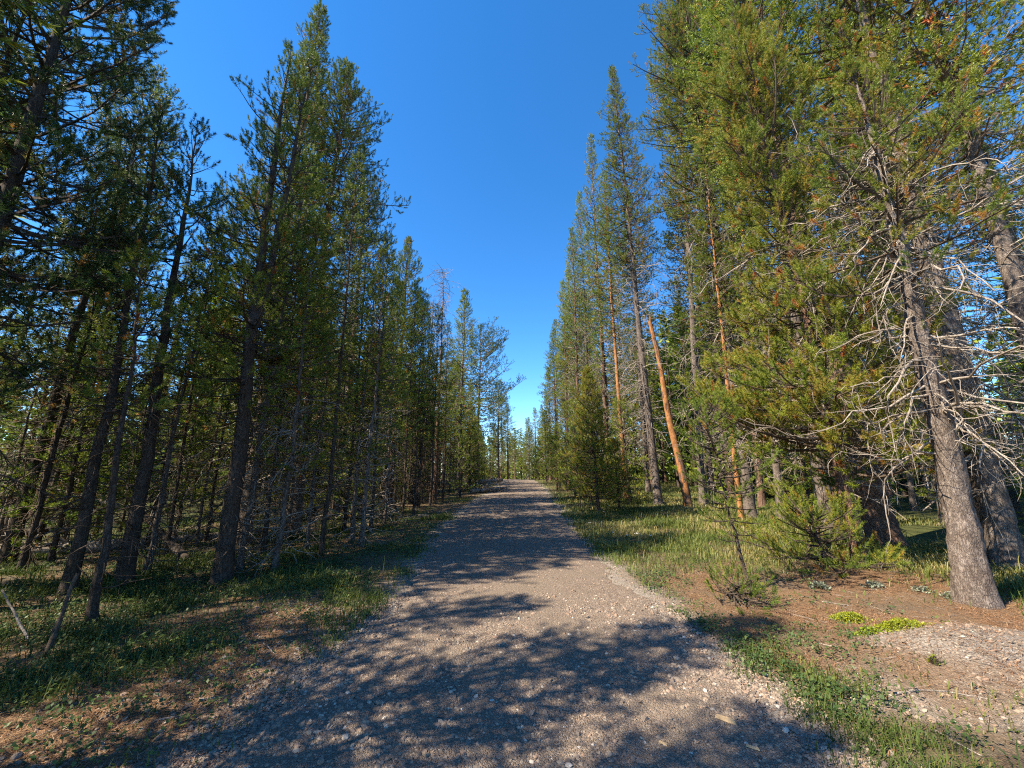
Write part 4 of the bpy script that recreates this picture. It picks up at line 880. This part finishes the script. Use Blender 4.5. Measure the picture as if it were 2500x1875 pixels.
log_between('leaning_stick', (a[0], a[1], hgt(*a)), b, .022, .014, 'crooked dead stem leaning on the dark pine above the herbs', 'stick', 'twig', bend=.05, lift=None, snags=3)
a = gnd(75, 1575); b = at_depth(5, 1440, a[1] + .1)
log_between('leaning_stick', (a[0], a[1], hgt(*a)), b, .011, .008, 'thin bare dead stick poking out of the dark herbs', 'stick', bend=.05, lift=None)
# brush pile with a pale slab at the far path edge
for i, (p, q, r, lab) in enumerate([((1165, 1196), (1225, 1190), .16, 'pale weathered log topping the brush pile by the path'), ((1150, 1206), (1215, 1200), .12, 'grey log low in the brush pile by the path'), ((1175, 1204), (1236, 1196), .10, 'short grey log at the path end of the brush pile')]):
    log_between('fallen_log', G(*p, .55 if i == 0 else .05), G(*q, .15 if i == 0 else .05), r, r * .8, lab, 'log', bend=.02, lift=[.45, .05, .1][i], snags=4)
x, y = gnd(1190, 1200); m = 70; P0 = np.stack([x + rng.normal(0, .8, m), y + rng.normal(0, .4, m), np.zeros(m)], -1); P0[:, 2] = surf(P0[:, 0], P0[:, 1]) + rng.uniform(.02, .5, m)
P = grow(P0, rng.uniform(0, 6.28, m), rng.normal(0, .25, m), rng.uniform(.5, 1.4, m), 6, rng.normal(-.2, .3, m), .12, rng); P[:, :, 2] = np.maximum(P[:, :, 2], surf(P[:, :, 0], P[:, :, 1]) + .02)
v, q = tubes(P, np.linspace(1, .4, 6)[None] * rng.uniform(.012, .03, (m, 1)), 4); tag(mk('brush_pile', v, q, mats=[M['deadwood']], kind='stuff'), 'tangle of grey dead branches heaped by the path', 'brush')
# second heap of grey branches in the thicket
x, y = gnd(905, 1275); m = 60; P0 = np.stack([x + rng.normal(0, 1.1, m), y + rng.normal(0, .6, m), np.zeros(m)], -1); P0[:, 2] = surf(P0[:, 0], P0[:, 1]) + rng.uniform(.02, .45, m)
P = grow(P0, rng.uniform(0, 6.28, m), rng.normal(.1, .3, m), rng.uniform(.4, 1.1, m), 6, rng.normal(-.3, .5, m), .15, rng); P[:, :, 2] = np.maximum(P[:, :, 2], surf(P[:, :, 0], P[:, :, 1]) + .02)
v, q = tubes(P, np.linspace(1, .4, 6)[None] * rng.uniform(.008, .02, (m, 1)), 4); tag(mk('brush_heap', v, q, mats=[M['deadwood']], kind='stuff'), 'heap of grey dead branches inside the shaded thicket', 'brush')
# sticks on the ground
for p, q, r, lab in [((2183, 1697), (2320, 1690), .010, 'bent pale stick on the shaded gravelly slope'), ((2320, 1693), (2425, 1712), .006, 'thin twig end-on to the bent pale stick'), ((1998, 1572), (2045, 1580), .006, 'short pale twig on needle litter'), ((2050, 1600), (2075, 1640), .004, 'dark thin twig at the edge of the needle litter'), ((2280, 1785), (2400, 1850), .006, 'thin straw-coloured stick in the shaded grass'), ((485, 1712), (560, 1700), .010, 'curved bare stick on the shaded needle litter'), ((640, 1570), (675, 1600), .006, 'small pale twig by the verge stones'), ((375, 1765), (470, 1742), .008, 'long thin stick lying near the gravel edge'), ((735, 1395), (745, 1410), .007, 'pale forked stick among the low herbs'), ((1930, 1500), (1990, 1515), .005, 'slim twig crossing orange needles'), ((2005, 1470), (2080, 1480), .006, 'straight twig below the low green boughs'), ((2120, 1480), (2180, 1500), .005, 'pale twig between the silvery plants')]:
    log_between('fallen_stick', G(*p), G(*q), r, r * .5, lab, 'stick', bend=.08, K=9, sides=6, lift=.0, snags=2)
for px, py, s, lab in [(1772, 1768, 1.2, 'split pale wood chip on sunny gravel near the grass'), (1838, 1835, .7, 'small orange wood chip on sunny gravel'), (1620, 1830, .5, 'tiny brown wood chip in the gravel')]:
    x, y = gnd(px, py); bm_v = np.array([(-.05, -.012, 0), (.055, -.014, 0), (.05, .014, 0), (-.045, .016, 0), (-.048, -.01, .012), (.045, -.01, .016), (.04, .011, .014), (-.04, .012, .010)]) * s
    o = mk('wood_chip', bm_v, [(3, 2, 1, 0), (4, 5, 6, 7), (0, 1, 5, 4), (1, 2, 6, 5), (2, 3, 7, 6), (3, 0, 4, 7)], mats=[M['chip']], smooth_sh=False); o.location = (x, y, float(surf(np.array([x]), np.array([y]))[0]) + .006); o.rotation_euler = (.05, .08, rng.uniform(-.9, -.4)); tag(o, lab, 'wood chip')
